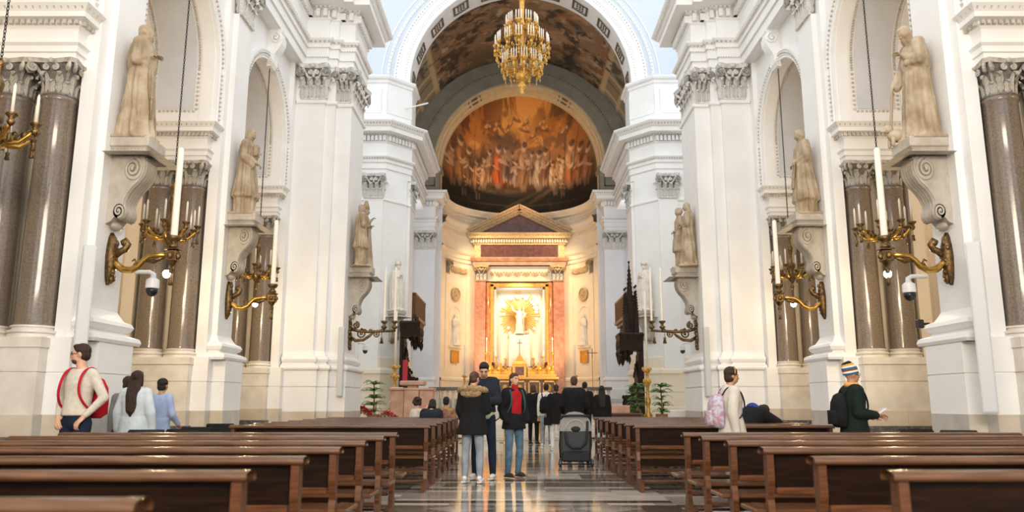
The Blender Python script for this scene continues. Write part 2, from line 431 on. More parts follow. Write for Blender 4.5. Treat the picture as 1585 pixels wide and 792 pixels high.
# ------------------------------------------------------------------ floor
fl = struct('floor'); 
mb = MB().box(-12, 12, -6, 27, -.3, -.006); obj('floor_base', mb, K['floor'], fl)
slab_cache = {}
def slab(x0, x1, y0, y1, mi):
    key = (round(x1-x0, 3), round(y1-y0, 3), mi)
    if key not in slab_cache:
        w, d = key[0], key[1]
        o = obj('floor_slab', MB().box(-w/2+.002, w/2-.002, -d/2+.002, d/2-.002, -.02, 0), FL[mi], fl, loc=((x0+x1)/2, (y0+y1)/2, 0))
        slab_cache[key] = o.data
    else: link('floor_slab', slab_cache[key], fl, ((x0+x1)/2, (y0+y1)/2, 0))
# geometric pavement of the aisle: frames of dark and white bands around lozenge panels
y = 7.0; bay = 0
def lozenge(x0, x1, y0, y1, a, b):
    cx, cy = (x0+x1)/2, (y0+y1)/2; g = .004
    t = [(x0+g,cy),(cx,y0+g),(x1-g,cy),(cx,y1-g)]
    mb = MB().prism(t, lambda p: (p[0]-cx,p[1]-cy,-.02), lambda p: (p[0]-cx,p[1]-cy,0)); obj('floor_slab', mb, FL[a], fl, loc=(cx,cy,0))
    for (p, q, r) in (((x0,y0),(cx,y0),(x0,cy)),((x1,y0),(x1,cy),(cx,y0)),((x1,y1),(cx,y1),(x1,cy)),((x0,y1),(x0,cy),(cx,y1))):
        mx, my = (p[0]+q[0]+r[0])/3, (p[1]+q[1]+r[1])/3
        tr = [((v[0]-mx)*.97, (v[1]-my)*.97) for v in (p, q, r)]
        obj('floor_slab', MB().prism(tr, lambda v: (v[0],v[1],-.02), lambda v: (v[0],v[1],0)), FL[b], fl, loc=(mx,my,0))
rq0 = random.Random(3)
while y < 25.2:
    for d, mi in ((.20, 0), (.24, (3, 2)[bay % 2]), (.17, 0)):
        o_ = rq0.choice((0, .35, .7)); cuts = [-1.7] + [v_ for v_ in (-1.7+o_, -.9+o_, .2+o_, 1.1+o_*.5) if -1.6 < v_ < 1.6] + [1.7]
        for x0, x1 in zip(cuts[:-1], cuts[1:]): slab(round(x0, 2), round(x1, 2), y, y+d, rq0.choice((mi, mi, mi, 1)) if mi else rq0.choice((0, 0, 0, 1)))
        y += d
    d = (.78, .62)[bay % 2]
    xs_ = (-1.7, -1.25, -.45, .45, 1.25, 1.7) if bay % 2 else (-1.7, -.85, 0, .85, 1.7)
    for k in range(len(xs_)-1):
        if bay % 4 == 1 and y < 17 and k in (1, 2, 3): lozenge(xs_[k], xs_[k+1], y, y+d, 1, 2)
        else: slab(xs_[k], xs_[k+1], y, y+d, rq0.choice((2, 1, 2, 3)) if bay % 2 else rq0.choice((1, 2, 1, 0)))
    y += d; bay += 1
# larger slabs of the cross aisle and below the pews
for s in (-1, 1):
    yy = 7.0; r = 0
    while yy < 25.0:
        d = (.55, .25, .8, .25)[r % 4]
        if yy < 17.5:
            for k in range(3):
                x0 = 1.7 + k*1.5; a, b = (s*x0, s*(x0+1.5)); slab(min(a,b), max(a,b), yy, yy+d, (1, 3, (1 if (k+r//4) % 2 else 2), 0)[r % 4])
        yy += d; r += 1

# ------------------------------------------------------------------ nave piers
DK = [6.74, 11.67, 16.60, 21.53]            # pier centres; the last carries only columns
BASE = [(.26,2.05),(.28,2.10),(.26,2.16),(.12,2.21),(.10,2.24),(.16,2.27),(.19,2.33),(.16,2.39),(.08,2.42),(.03,2.50),(0,2.56)]
IMP = [(-.02,6.17),(.02,6.17),(.02,6.28),(.05,6.29),(.05,6.38),(.09,6.42),(.09,6.44),(.02,6.46),(.02,6.66),(.06,6.70),(.08,6.72),(.08,6.76),(.19,6.78),(.19,6.86),(.22,6.90),(.27,6.96),(.27,6.98),(-.05,6.99)]
def ped(mb, sx, x0, x1, y0, y1, z0, z1, zg=1.6):        # pedestal block with a dark joint at zg
    a, b = sorted((sx*x0, sx*x1))
    mb.box(a, b, y0, y1, z0, zg-.012); mb.box(a+.015, b-.015, y0+.015, y1-.015, zg-.02, zg+.02); mb.box(a, b, y0, y1, zg+.012, z1)
def slabs(parent, sx, x0, x1, y0, y1, z0, z1, n_front, n_side, ms):   # marble facing: pieces on the camera side and on the nave side
    for k in range(n_front):
        a, b = x0 + (x1-x0)*k/n_front, x0 + (x1-x0)*(k+1)/n_front
        p, q = sorted((sx*a, sx*b)); obj('marble_slab', MB().box(p+.002, q-.002, y0-.012, y0+.03, z0, z1), K[ms[0]], parent)
    for k in range(n_side):
        a, b = y0 + (y1-y0)*k/n_side, y0 + (y1-y0)*(k+1)/n_side
        p, q = sorted((sx*(x0-.012), sx*(x0+.0012))); obj('marble_slab', MB().box(p, q, a+(.002 if k else -.012), b-.002, z0, z1), K[ms[1]], parent)
def granite_column(x, y, label):
    t = thing('granite_column', label, 'column', (x, y, 2.08), 0, 'grey granite columns of the nave piers')
    obj('base', MB().lathe([(.33,0),(.33,.05),(.31,.055),(.335,.075),(.335,.10),(.29,.12),(.28,.14),(.30,.15),(.30,.17),(.26,.19)], 24), K['marble_pale'], t, True, angle=.7)
    obj('shaft', MB().lathe([(.285,.18),(.268,.22),(.266,.9),(.262,1.7),(.252,2.6),(.242,3.48),(.255,3.5),(.262,3.53),(.25,3.56)], 28), K['granite'], t, True, angle=.7)
    round_capital(t, .235, .53, 3.56, True, LEAF_G)
    return t
side_word = {-1: 'left', 1: 'right'}
pier_word = {1: ('nearest', 'friar'), 2: ('second', 'second'), 3: ('third', 'third')}
for sx in (-1, 1):
    for k in range(1, 4):
        D = DK[k]; p = struct('pier')
        S = lambda a, b: tuple(sorted((sx*a, sx*b)))
        # column pedestal, body, flanks
        y1 = D+.95 if k < 3 else D-.3
        mb = MB(); ped(mb, sx, 6.72, 8.35, D-.95, y1, .74, 2.0); obj('pedestal', mb, K['marble_pale'], p)
        a, b = S(6.70, 8.36); obj('pedestal_cap', MB().box(a, b, D-.97, y1+.02 if k < 3 else y1, 1.94, 2.08), K['marble_pale'], p)
        slabs(p, sx, 6.71, 8.3, D-.95, D-.72, .74, 1.03, 2, 1, ('socle2', 'socle'))
        a, b = S(6.66, 8.4); obj('plinth', MB().box(a, b, D-1.02, y1, 0, .74), K['dark_stone'], p)
        mb = MB(); a, b = S(6.72, 8.2); mb.box(a, b, D-.22, D+.33 if k < 3 else D-.1, 2.08, 6.2)
        a, b = S(7.2, 7.52); mb.box(a, b, D-.34, D-.2, 2.08, 6.2)
        a, b = S(8.1, 8.35); mb.box(a, b, D-.62, D+.62 if k < 3 else D-.1, 2.0, 6.2)
        obj('recess_wall', mb, K['aisle'], p)
        a, b = S(6.52, 6.74); obj('flank', MB().box(a, b, D-.62, D+.62 if k < 3 else D-.3, 2.0, 10.75), K['plaster'], p)
        mb = MB(); ped(mb, sx, 6.41, 6.76, D-.75, D+.75 if k < 3 else D-.3, 0, 2.10)
        obj('flank_pedestal', mb, K['plaster'], p)
        slabs(p, sx, 6.41, 6.74, D-.75, D+.74 if k < 3 else D-.3, 0, 1.03, 1, 2 if k < 3 else 1, ('socle2', 'socle'))
        # entablature over the columns
        mb = MB(); path = [(8.6, D-.85), (6.74, D-.85), (6.74, D-.60)]
        sweep(mb, path, IMP, sx)
        a, b = S(6.74, 8.5); mb.box(a, b, D-.85, D+.85 if k < 3 else D-.3, 6.165, 6.985)
        if k < 3: sweep(mb, [(6.74, D+.60), (6.74, D+.85), (8.6, D+.85)], IMP, sx)
        obj('impost', mb, K['plaster'], p)
        mb = MB(); beads(mb, path, .035, .06, .022, 6.40, sx); blocks(mb, path, .08, .085, .05, .05, 6.70, 6.765, sx); beads(mb, path, .215, .10, .036, 6.92, sx)
        tag(obj('egg_and_dart', mb, K['stucco'], p), kind='stuff')
        if k < 3:   # pilaster towards the nave
            mb = MB(); ped(mb, sx, 6.15, 6.5, D-.5, D+.5, 0, 2.05); obj('pilaster_pedestal', mb, K['plaster'], p)
            slabs(p, sx, 6.15, 6.44, D-.5, D+.49, 0, 1.03, 1, 1, ('socle2', 'socle'))
            mb = MB(); pp = [(6.53, D-.41), (6.40, D-.41), (6.40, D+.41), (6.53, D+.41)]
            sweep(mb, pp, BASE, sx); a, b = S(6.38, 6.52); obj('base_moulding', mb, K['plaster'], p, False)
            a, b = S(6.40, 6.53); obj('pilaster_shaft', MB().box(a, b, D-.41, D+.41, 2.4, 9.76), K['plaster'], p)
            flat_capital(p, .80, 1.0, (sx*6.40, D, 9.75), sx*PI/2)
    # columns in front of each pier
    for k in range(1, 4):
        for j, x in enumerate((7.04, 7.72)):
            w = ('inner', 'outer')[j]
            granite_column(sx*x, DK[k]-.60, f'{w} grey granite column of the {pier_word[k][0]} pair along the {side_word[sx]} nave wall')

# ------------------------------------------------------------------ nave walls with the arches
R1, ZC1, ZI = 1.615, 8.27, 6.98
for sx in (-1, 1):
    wl_ = struct('wall_' + side_word[sx])
    mp = lambda a, z, d: (sx*(6.65-d), a, z)
    mb = MB()
    bays = [9.205, 14.135, 19.065]
    for yc in bays: arch_wall(mb, mp, yc, ZC1, ZI, R1, yc-2.465, yc+2.465, 10.78, 0)
    obj('arcade_wall', mb, K['plaster'], wl_)
    a, b = sorted((sx*6.65, sx*6.9)); 
    obj('near_wall', MB().box(a, b, -6, 6.74, 0, 13.2), K['plaster'], wl_)
    mb = MB()
    for yc in bays: arch_sweep(mb, mp, yc, ZC1, ZI, [(R1, 0), (R1, -1.65)])
    obj('soffit', mb, K['plaster'], wl_, True, angle=.5)
    for yc in bays:
        mb = MB(); arch_sweep(mb, mp, yc, ZC1, ZI, [(R1, .0), (R1, .05), (R1+.07, .05), (R1+.07, .075), (R1+.17, .075), (R1+.19, .10), (R1+.23, .10), (R1+.23, -.02)])
        obj('archivolt', mb, K['plaster'], wl_)
        mb = MB(); arch_beads(mb, mp, yc, ZC1, ZI, R1+.12, .075, .10, .042, h=.05)
        tag(obj('egg_and_dart', mb, K['stucco'], wl_), kind='stuff')
        # panelled soffit: raised borders, beads and a grey-blue field
        mb = MB()
        for d0, d1 in ((-.02, -.30), (-1.35, -1.63)):
            arch_sweep(mb, mp, yc, ZC1, ZI+.05, [(R1, d0), (R1-.03, d0-.01), (R1-.03, d1+.01), (R1, d1)])
        obj('soffit_border', mb, K['plaster'], wl_, True, angle=.5)
        mb = MB(); arch_sweep(mb, mp, yc, ZC1, ZI+.35, [(R1-.012, -.42), (R1-.012, -1.23)]); obj('soffit_panel', mb, K['plaster_panel'], wl_, True, angle=.5)
        mb = MB()
        for d in (-.36, -1.29):
            L = ZC1-ZI-.3; q = []
            for (a, z) in arch_pts(yc, ZC1, ZI+.3, R1-.01, 90): q.append((a, z))
            for (a, z) in q[1:-1]: mb.ell(mp(a, z, d), (.035, .03, .03), 5, 3)
            for j in range(10):
                z = ZI+.3+(j+.5)*L/10
                for s2 in (-1, 1): mb.ell(mp(yc+s2*(R1-.01), z, d), (.035, .03, .03), 5, 3)
        for j in range(9):
            for s2 in (-1, 1): mb.ell(mp(yc+s2*(R1-.01), ZI+.3, -.42-.09*j), (.035, .03, .03), 5, 3)
        tag(obj('bead_border', mb, K['stucco'], wl_), kind='stuff')
        # keystone scroll
        kb = MB(); side = [(.0,9.72),(.10,9.74),(.16,9.84),(.17,9.96),(.20,10.08),(.28,10.2),(.36,10.36),(.38,10.52),(.33,10.66),(.36,10.70),(.36,10.76),(0,10.76)]
        kb.prism(side, lambda p: (sx*(6.65-p[0]), yc-.17, p[1]), lambda p: (sx*(6.65-p[0]), yc+.17, p[1]))
        for s2 in (-1, 1):
            spiral(kb, (sx*(6.65-.2), yc+s2*.18, 10.5), .15, (-sx,0,0), (0,0,1), (0,s2,0), .03); spiral(kb, (sx*(6.65-.09), yc+s2*.18, 9.86), .08, (-sx,0,0), (0,0,1), (0,s2,0), .02)
        for j in range(7): kb.box(*sorted((sx*(6.65-.1-.028*j-.05), sx*(6.65-.1-.028*j))), yc-.06, yc+.06, 10.0+.075*j, 10.06+.075*j)
        obj('keystone', kb, K['plaster'], wl_)
    # aisle behind
    a, b = sorted((sx*11.0, sx*11.3)); obj('aisle_wall', MB().box(a, b, -6, 31, 0, 11), K['aisle'], wl_)
    a, b = sorted((sx*6.7, sx*11.3)); obj('aisle_vault', MB().box(a, b, -6, 23.2, 10.72, 10.9), K['aisle'], wl_)
    mb = MB()
    for yc in bays + [24.0]:
        a, b = sorted((sx*8.3, sx*11.0))
        mb.box(a, b, yc+1.9, yc+2.2, 9.0, 10.8)
        a, b = sorted((sx*10.7, sx*11.0)); mb.box(a, b, yc+1.7, yc+2.4, 0, 9.0)
    obj('aisle_rib', mb, K['aisle'], wl_)

# ------------------------------------------------------------------ giant order: crossing piers
ENT = [(-.34,10.75),(0,10.75),(0,11.02),(.04,11.03),(.04,11.30),(.08,11.31),(.08,11.44),(.16,11.53),(.18,11.56),(.18,11.60),(.02,11.62),(.02,12.18),(.07,12.22),(.07,12.255),(.02,12.26),(.02,12.50),(.15,12.53),(.18,12.57),(.50,12.58),(.50,12.76),(.55,12.79),(.62,12.88),(.70,12.96),(.72,13.0),(.72,13.03),(-.5,13.05)]
P_NAVE = [(6.32,6.0),(6.32,21.2),(5.68,21.2),(5.68,21.32),(5.42,21.32),(5.42,21.5),(4.98,21.5),(4.98,23.3),(9.0,23.3)]
P_CHOIR = [(9.0,32.2),(5.80,32.2),(4.85,33.25),(4.85,38.2),(6.45,38.2),(6.45,43.5),(4.85,43.5),(4.85,44.5)]
def entablature(parent, path, sx):
    mb = MB(); sweep(mb, path, ENT, sx); obj('entablature', mb, K['plaster'], parent)
    mb = MB(); blocks(mb, path, .02, .165, .115, .15, 12.27, 12.49, sx); tag(obj('dentil', mb, K['plaster'], parent), kind='stuff')
    mb = MB(); beads(mb, path, .12, .11, .045, 11.485, sx, .05); beads(mb, path, .17, .12, .045, 12.545, sx, .03); beads(mb, path, .63, .13, .05, 12.90, sx, .06)
    for s_ in (0.04, 0.08): beads(mb, path, s_, .07, .02, 11.03+.28*(s_ > .05), sx)
    tag(obj('egg_and_dart', mb, K['stucco'], parent), kind='stuff')
def shaft_box(parent, sx, x0, x1, y0, y1, z0=2.4, z1=10.8, m='plaster', name='pilaster_shaft'):
    a, b = sorted((sx*x0, sx*x1)); return obj(name, MB().box(a, b, y0, y1, z0, z1), K[m], parent)
for sx in (-1, 1):
    # pier towards the crossing
    p = struct('pier'); 
    mb = MB(); body = [(6.9,21.2),(6.32,21.2),(5.70,21.2),(5.70,21.32),(5.42,21.32),(5.42,21.5),(4.98,21.5),(4.98,23.3),(9.0,23.3),(9.0,22.0),(6.9,22.0)]
    mb.prism(body, lambda q: (sx*q[0], q[1], 2.3), lambda q: (sx*q[0], q[1], 10.76)); obj('shaft', mb, K['plaster'], p)
    up = [(6.9,21.4),(5.8,21.4),(5.8,21.5),(5.5,21.5),(5.5,21.7),(5.1,21.7),(5.1,23.2),(9.0,23.2),(9.0,22.0),(6.9,22.0)]
    mb = MB().prism(up, lambda q: (sx*q[0], q[1], 10.7), lambda q: (sx*q[0], q[1], 14.0)); obj('upper_wall', mb, K['plaster'], p)
    pth = [(6.5,21.2),(5.70,21.2),(5.70,21.32),(5.42,21.32),(5.42,21.5),(4.98,21.5),(4.98,23.3),(9.0,23.3)]
    mb = MB(); sweep(mb, pth, [(q*.8, z) for q, z in BASE], sx); obj('base_moulding', mb, K['plaster'], p)
    pb = offset_path(pth, .17); pb = [(v.x, v.y) for v in pb]
    mb = MB()
    for z0, z1, o in ((.74, 1.588, 0), (1.588, 1.612, -.015), (1.612, 2.07, 0)):
        sweep(mb, pb, [(o, z0), (o, z1)], sx)
    sweep(mb, pb, [(0, 2.07), (-.3, 2.07)], sx); obj('pedestal', mb, K['plaster'], p)
    mb = MB(); sweep(mb, pb, [(.01, 0), (.01, .95), (-.02, .95)], sx)
    for i in range(len(pb)-2):
        d = MB(); sweep(d, [pb[i], pb[i+1]], [(.012, .0), (.012, .95), (0, .96)], sx); obj('marble_slab', d, K[('socle2', 'socle')[i % 2]], p)
    flat_capital(p, .70, 1.04, (sx*6.02, 21.2, 9.72), PI)
    flat_capital(p, .42, 1.04, (sx*5.21, 21.5, 9.72), PI)
    flat_capital(p, 1.5, 1.04, (sx*5.03, 22.4, 9.72), sx*PI/2, nl=4)
    sweep_n = MB(); sweep(sweep_n, pth, [(0, 9.60), (.05, 9.62), (.06, 9.67), (.05, 9.71), (0, 9.72)], sx); obj('necking', sweep_n, K['plaster'], p)
    entablature(p, P_NAVE, sx)
    a, b = sorted((sx*6.4, sx*6.7)); obj('nave_frieze_wall', MB().box(a, b, 6, 21.4, 10.74, 13.0), K['plaster'], p)
    # pier between crossing and choir
    p = struct('pier')
    pl = [(9.0,32.2),(5.80,32.2),(4.98,33.1),(4.98,33.25),(4.85,33.25),(4.85,34.6),(9.0,34.6)]
    mb = MB().prism(pl, lambda q: (sx*q[0], q[1], 0), lambda q: (sx*q[0], q[1], 10.76)); obj('shaft', mb, K['plaster'], p)
    mb = MB().prism([(9.0,32.4),(5.9,32.4),(5.0,33.4),(5.0,38.0),(9,38.0)], lambda q: (sx*q[0], q[1], 10.8), lambda q: (sx*q[0], q[1], 13.0)); obj('upper_wall', mb, K['plaster'], p)
    shaft_box(p, sx, 5.85, 6.65, 32.1, 32.3, 2.4, 10.75)
    flat_capital(p, .78, 1.04, (sx*6.25, 32.1, 9.72), PI)
    flat_capital(p, 1.1, 1.04, (sx*4.85, 33.92, 9.72), sx*PI/2, nl=3)
    mb = MB(); sweep(mb, pl, [(.10, 0), (.10, 1.0), (.07, 1.02), (.07, 1.6), (.09, 1.62), (.09, 2.3), (.16, 2.36), (.14, 2.5), (.05, 2.58), (.05, 3.0), (0, 3.04)], sx); obj('pedestal', mb, K['apse'], p)
    mb = MB(); sweep(mb, pl, [(0, 9.60), (.05, 9.62), (.06, 9.67), (.05, 9.71), (0, 9.72)], sx); obj('necking', mb, K['plaster'], p)
    entablature(p, P_CHOIR, sx)
    at = [(9.0,32.3),(5.85,32.3),(4.90,33.25),(4.90,34.6),(9.0,34.6)]
    mb = MB(); sweep(mb, at, [(0,13.0),(0.06,13.02),(.06,13.3),(.0,13.33),(0,14.95),(.05,15.0),(.05,15.1),(.14,15.16),(.17,15.24),(.17,15.3),(-.5,15.32)], sx)
    obj('attic', mb, K['plaster'], p)
    mb = MB(); 
    for (u0, u1) in ((at[1], at[2]),):
        sweep(mb, [u0, u1], [(.0,13.6),(.03,13.6),(.03,14.7),(0,14.7)], sx)
    sweep(mb, [(8.5,32.3),(6.1,32.3)], [(.0,13.6),(.03,13.6),(.03,14.7),(0,14.7)], sx); obj('attic_panel', mb, K['plaster'], p)
    # pier at the mouth of the apse
    p = struct('pier')
    pl = [(9.0,43.56),(4.9,43.56),(4.9,44.5),(9.0,44.5)]
    mb = MB().prism(pl, lambda q: (sx*q[0], q[1], 0), lambda q: (sx*q[0], q[1], 13.0)); obj('shaft', mb, K['plaster_grey'], p)
    shaft_box(p, sx, 4.80, 5.95, 43.42, 43.6, 2.4, 10.75, 'plaster_grey')
    shaft_box(p, sx, 4.52, 4.9, 44.42, 44.6, 0, 13.0, 'plaster_grey', 'jamb')
    flat_capital(p, 1.12, 1.04, (sx*5.38, 43.42, 9.72), PI)
    mb = MB(); sweep(mb, pl, [(.2, 0), (.2, 1.9), (.15, 1.95), (.15, 2.3), (.22, 2.4), (.2, 2.5), (.08, 2.6), (0, 2.7)], sx); obj('pedestal', mb, K['plaster'], p)
    # impost block of the inner arch, grey-green with a sunk panel
    a, b = sorted((sx*4.62, sx*6.6)); obj('impost_block', MB().box(a, b, 43.22, 44.6, 13.0, 14.55), K['vault_green'], p)
    sw = MB(); sweep(sw, [(6.6,43.22),(4.62,43.22),(4.62,44.6)], [(0,14.3),(.08,14.34),(.12,14.42),(.12,14.55),(0,14.6)], sx); obj('impost_moulding', sw, K['vault_green'], p)
    fr = MB(); x0, x1, z0, z1 = 4.85, 6.2, 13.35, 14.1
    for (u0, u1, w0, w1) in ((x0,x1,z0,z0+.07),(x0,x1,z1-.07,z1),(x0,x0+.07,z0,z1),(x1-.07,x1,z0,z1)):
        a, b = sorted((sx*u0, sx*u1)); fr.box(a, b, 43.17, 43.23, w0, w1)
    obj('panel_frame', fr, K['vault_dark'], p)
    # transept and choir side walls
    w = struct('wall_' + side_word[sx] + '_choir')
    a, b = sorted((sx*6.5, sx*6.8)); obj('choir_wall', MB().box(a, b, 34.6, 43.5, 0, 14.7), K['plaster_grey'], w)
    a, b = sorted((sx*12, sx*12.3)); obj('transept_wall', MB().box(a, b, 23.2, 32.4, 0, 16), K['plaster'], w)
# ------------------------------------------------------------------ great arch, choir vault, apse
def vnoise(u, v, seed):            # value noise on arrays
    r = np.random.RandomState(seed); G = r.rand(64, 64)
    iu = np.floor(u).astype(int); iv = np.floor(v).astype(int); fu = u-iu; fv = v-iv
    fu = fu*fu*(3-2*fu); fv = fv*fv*(3-2*fv)
    g = lambda a, b: G[a % 64, b % 64]
    return (g(iu,iv)*(1-fu)+g(iu+1,iv)*fu)*(1-fv)+(g(iu,iv+1)*(1-fu)+g(iu+1,iv+1)*fu)*fv
def fbm(u, v, seed, oct=5):
    s = 0; a = .5; t = 0
    for o in range(oct): s = s + a*vnoise(u*2**o+o*7.3, v*2**o+o*3.1, seed+o); t += a; a *= .55
    return s/t
def sstep(a, b, x): t = np.clip((x-a)/(b-a), 0, 1); return t*t*(3-2*t)
def paint_grid(name, P, C, m, parent):      # P, C: (n, m, 3) arrays
    n, k = P.shape[:2]
    me = bpy.data.meshes.new(name); idx = np.arange(n*k).reshape(n, k)
    f = np.stack([idx[:-1,:-1], idx[1:,:-1], idx[1:,1:], idx[:-1,1:]], -1).reshape(-1, 4)
    me.from_pydata(P.reshape(-1, 3).tolist(), [], f.tolist()); me.materials.append(m)
    ca = me.color_attributes.new('paint', 'FLOAT_COLOR', 'POINT')
    buf = np.ones((n*k, 4), np.float32); buf[:, :3] = np.clip(C.reshape(-1, 3), 0, 1); ca.data.foreach_set('color', buf.ravel())
    me.polygons.foreach_set('use_smooth', [True]*len(me.polygons)); me.update()
    return link(name, me, parent)
def mixc(C, col, w): return C*(1-w[..., None]) + np.array(col)*w[..., None]

ga = struct('wall_back')
mpf = lambda a, z, d: (a, 33.15-d, z)
RA, ZA = 4.98, 15.3
mb = MB(); arch_wall(mb, mpf, 0, ZA, ZA, RA, -12, 12, 25, 0, 48); obj('spandrel_wall', mb, K['plaster_cool'], ga)
mb = MB(); arch_sweep(mb, mpf, 0, ZA, ZA, [(RA,-1.45),(RA,.10),(RA+.06,.14),(RA+.28,.14),(RA+.30,.19),(RA+.50,.19),(RA+.54,.25),(RA+.70,.25),(RA+.74,.16),(RA+.76,0)], 56); obj('great_arch', mb, K['plaster'], ga, True, angle=.5)
mb = MB(); arch_sweep(mb, mpf, 0, ZA, ZA, [(RA+.98,0),(RA+.98,.06),(RA+1.08,.06),(RA+1.08,0)], 56); arch_sweep(mb, mpf, 0, ZA, ZA, [(RA+1.3,0),(RA+1.3,.04),(RA+1.34,.04),(RA+1.34,0)], 56); obj('spandrel_moulding', mb, K['plaster'], ga, True, angle=.5)
mb = MB(); arch_beads(mb, mpf, 0, ZA, ZA, RA+1.03, .06, .18, .045, h=.03); arch_beads(mb, mpf, 0, ZA, ZA, RA+.62, .25, .16, .055, h=.05); arch_beads(mb, mpf, 0, ZA, ZA, RA+.20, .14, .13, .04, h=.03); tag(obj('bead_border', mb, K['stucco'], ga), kind='stuff')
mb = MB()
for k in range(-5, 6):          # ornament panels of the arch soffit
    t = PI/2 + k*.30; r = RA-.012
    for d0, d1, e0, e1 in ((-.35,-1.1,-.085,-.065),(-.35,-1.1,.065,.085),(-.35,-.42,-.085,.085),(-1.03,-1.1,-.085,.085)):
        q = [(r*math.cos(t+e), ZA+r*math.sin(t+e), d) for e, d in ((e0,d0),(e1,d0),(e1,d1),(e0,d1))]
        q2 = [((r-.03)*math.cos(t+e), ZA+(r-.03)*math.sin(t+e), d) for e, d in ((e0,d0),(e1,d0),(e1,d1),(e0,d1))]
        mb.loft([[mpf(*p) for p in q], [mpf(*p) for p in q2]])
    for e in (-.03, 0, .03):
        for d in (-.55, -.72, -.9): mb.ell(mpf(r*math.cos(t+e), ZA+r*math.sin(t+e), d), (.07,.06,.04), 6, 4)
obj('soffit_ornament', mb, K['vault_dark'], ga)
mb = MB(); arch_wall(mb, lambda a, z, d: (a, 34.62-d, z), 0, ZA, 13.0, RA, -7, 7, 23, 0, 48); obj('rear_wall', mb, K['vault_green'], ga)

cv = struct('ceiling')
RV, ZV = 6.55, 14.55
n1, n2 = 260, 150
tt, yy = np.meshgrid(np.linspace(0, PI, n1), np.linspace(34.6, 43.4, n2), indexing='ij')
P = np.stack([RV*np.cos(tt), yy, ZV+RV*np.sin(tt)], -1)
u = tt*RV*.55; v = (yy-34)*.55
w1 = fbm(u*1.3+3, v*1.3, 21); w2 = fbm(u*1.1+9, v*1.1+5, 31)
a = fbm(u*1.5+w1*4, v*1.5+w2*4, 41, 6); b2 = fbm(u*2.6+w2*5, v*2.6+w1*3, 51, 6)
C = np.zeros(P.shape)+np.array((.30, .19, .11))
C = mixc(C, (.085, .06, .045), sstep(.46, .62, a)); C = mixc(C, (.52, .33, .19), sstep(.50, .66, b2)*.85)
C = mixc(C, (.34, .12, .04), sstep(.60, .72, fbm(u*3+w1*4, v*3, 61))*.8); C = mixc(C, (.03, .025, .02), sstep(.60, .70, fbm(u*2+w2*6, v*2+w1*6, 71))*.9)
C = mixc(C, (.62, .50, .36), sstep(.66, .74, fbm(u*4+w2*3, v*4+w1*5, 81))*.7)
dip = np.abs(tt-PI/2)
C = mixc(C, (.035, .03, .025), sstep(40.0, 42.2, yy)*sstep(.9, .45, dip)*(.6+.4*sstep(.4, .6, a)))
# painted stucco frames towards the springing
side = sstep(.78, .80, dip); fr = lambda lo, hi: sstep(lo-.02, lo+.02, yy)*(1-sstep(hi-.02, hi+.02, yy))
C = mixc(C, (.30, .26, .19), side)
for lo, hi, c in ((34.6,34.9,(.50,.38,.22)),(36.2,36.35,(.52,.40,.22)),(38.2,38.5,(.50,.38,.2)),(40.2,40.5,(.56,.42,.24)),(41.0,41.12,(.1,.08,.06)),(42.2,42.5,(.56,.42,.24))): C = mixc(C, c, side*fr(lo, hi))
for lo, hi in ((.80,.84),(1.02,1.05),(1.28,1.31)): C = mixc(C, (.56,.43,.26), sstep(lo-.01, lo, dip)*(1-sstep(hi, hi+.01, dip)))
C = mixc(C, (.09,.07,.05), side*sstep(.50,.58, fbm(u*6, v*6, 91))*fr(38.6, 40.1)*.9)
paint_grid('choir_vault', P, C, K['fresco'], cv)

ia = struct('wall_apse'); 
R2, Z2 = 4.58, 14.7
mpi = lambda a, z, d: (a, 43.3-d, z)
mb = MB(); arch_sweep(mb, mpi, 0, Z2, 13.0, [(4.98,0),(6.8,0)], 48); obj('arch_face', mb, K['vault_green'], ia)
mb = MB(); arch_sweep(mb, mpi, 0, Z2, Z2, [(5.62,0),(5.62,.05),(5.80,.05),(5.80,0)], 48); arch_sweep(mb, mpi, 0, Z2, Z2, [(6.40,0),(6.42,.06),(6.6,.06)], 48); obj('arch_fillet', mb, K['vault_green'], ia)
mb = MB(); arch_beads(mb, mpi, 0, Z2, Z2, 5.71, .05, .17, .06, h=.06); tag(obj('bead_border', mb, K['vault_dark'], ia), kind='stuff')
mb = MB(); arch_sweep(mb, mpi, 0, Z2, 13.0, [(5.0,-.02),(5.0,.03),(4.9,.06),(4.84,.03),(4.80,-.25),(4.72,-.30),(4.68,-.7),(4.60,-.75),(R2,-1.1)], 48); obj('arch_band', mb, K['vault_gold'], ia, True, angle=.5)
mb = MB()
for t0 in (.98, PI-.98):
    for dr, d in ((4.79, -.13), (4.70, -.5)):
        for e0, e1 in ((-.09,-.075),(-.04,.04),(.075,.09)):
            q = [(r_*math.cos(t0+e), Z2+r_*math.sin(t0+e), dd) for r_, e, dd in ((dr,e0,d-.1),(dr,e1,d-.1),(dr,e1,d+.1),(dr,e0,d+.1))]
            q2 = [((r_-.03)*math.cos(t0+e), Z2+(r_-.03)*math.sin(t0+e), dd) for r_, e, dd in ((dr,e0,d-.1),(dr,e1,d-.1),(dr,e1,d+.1),(dr,e0,d+.1))]
            mb.loft([[mpi(*p) for p in q], [mpi(*p) for p in q2]])
obj('arch_ornament', mb, K['vault_dark'], ia)

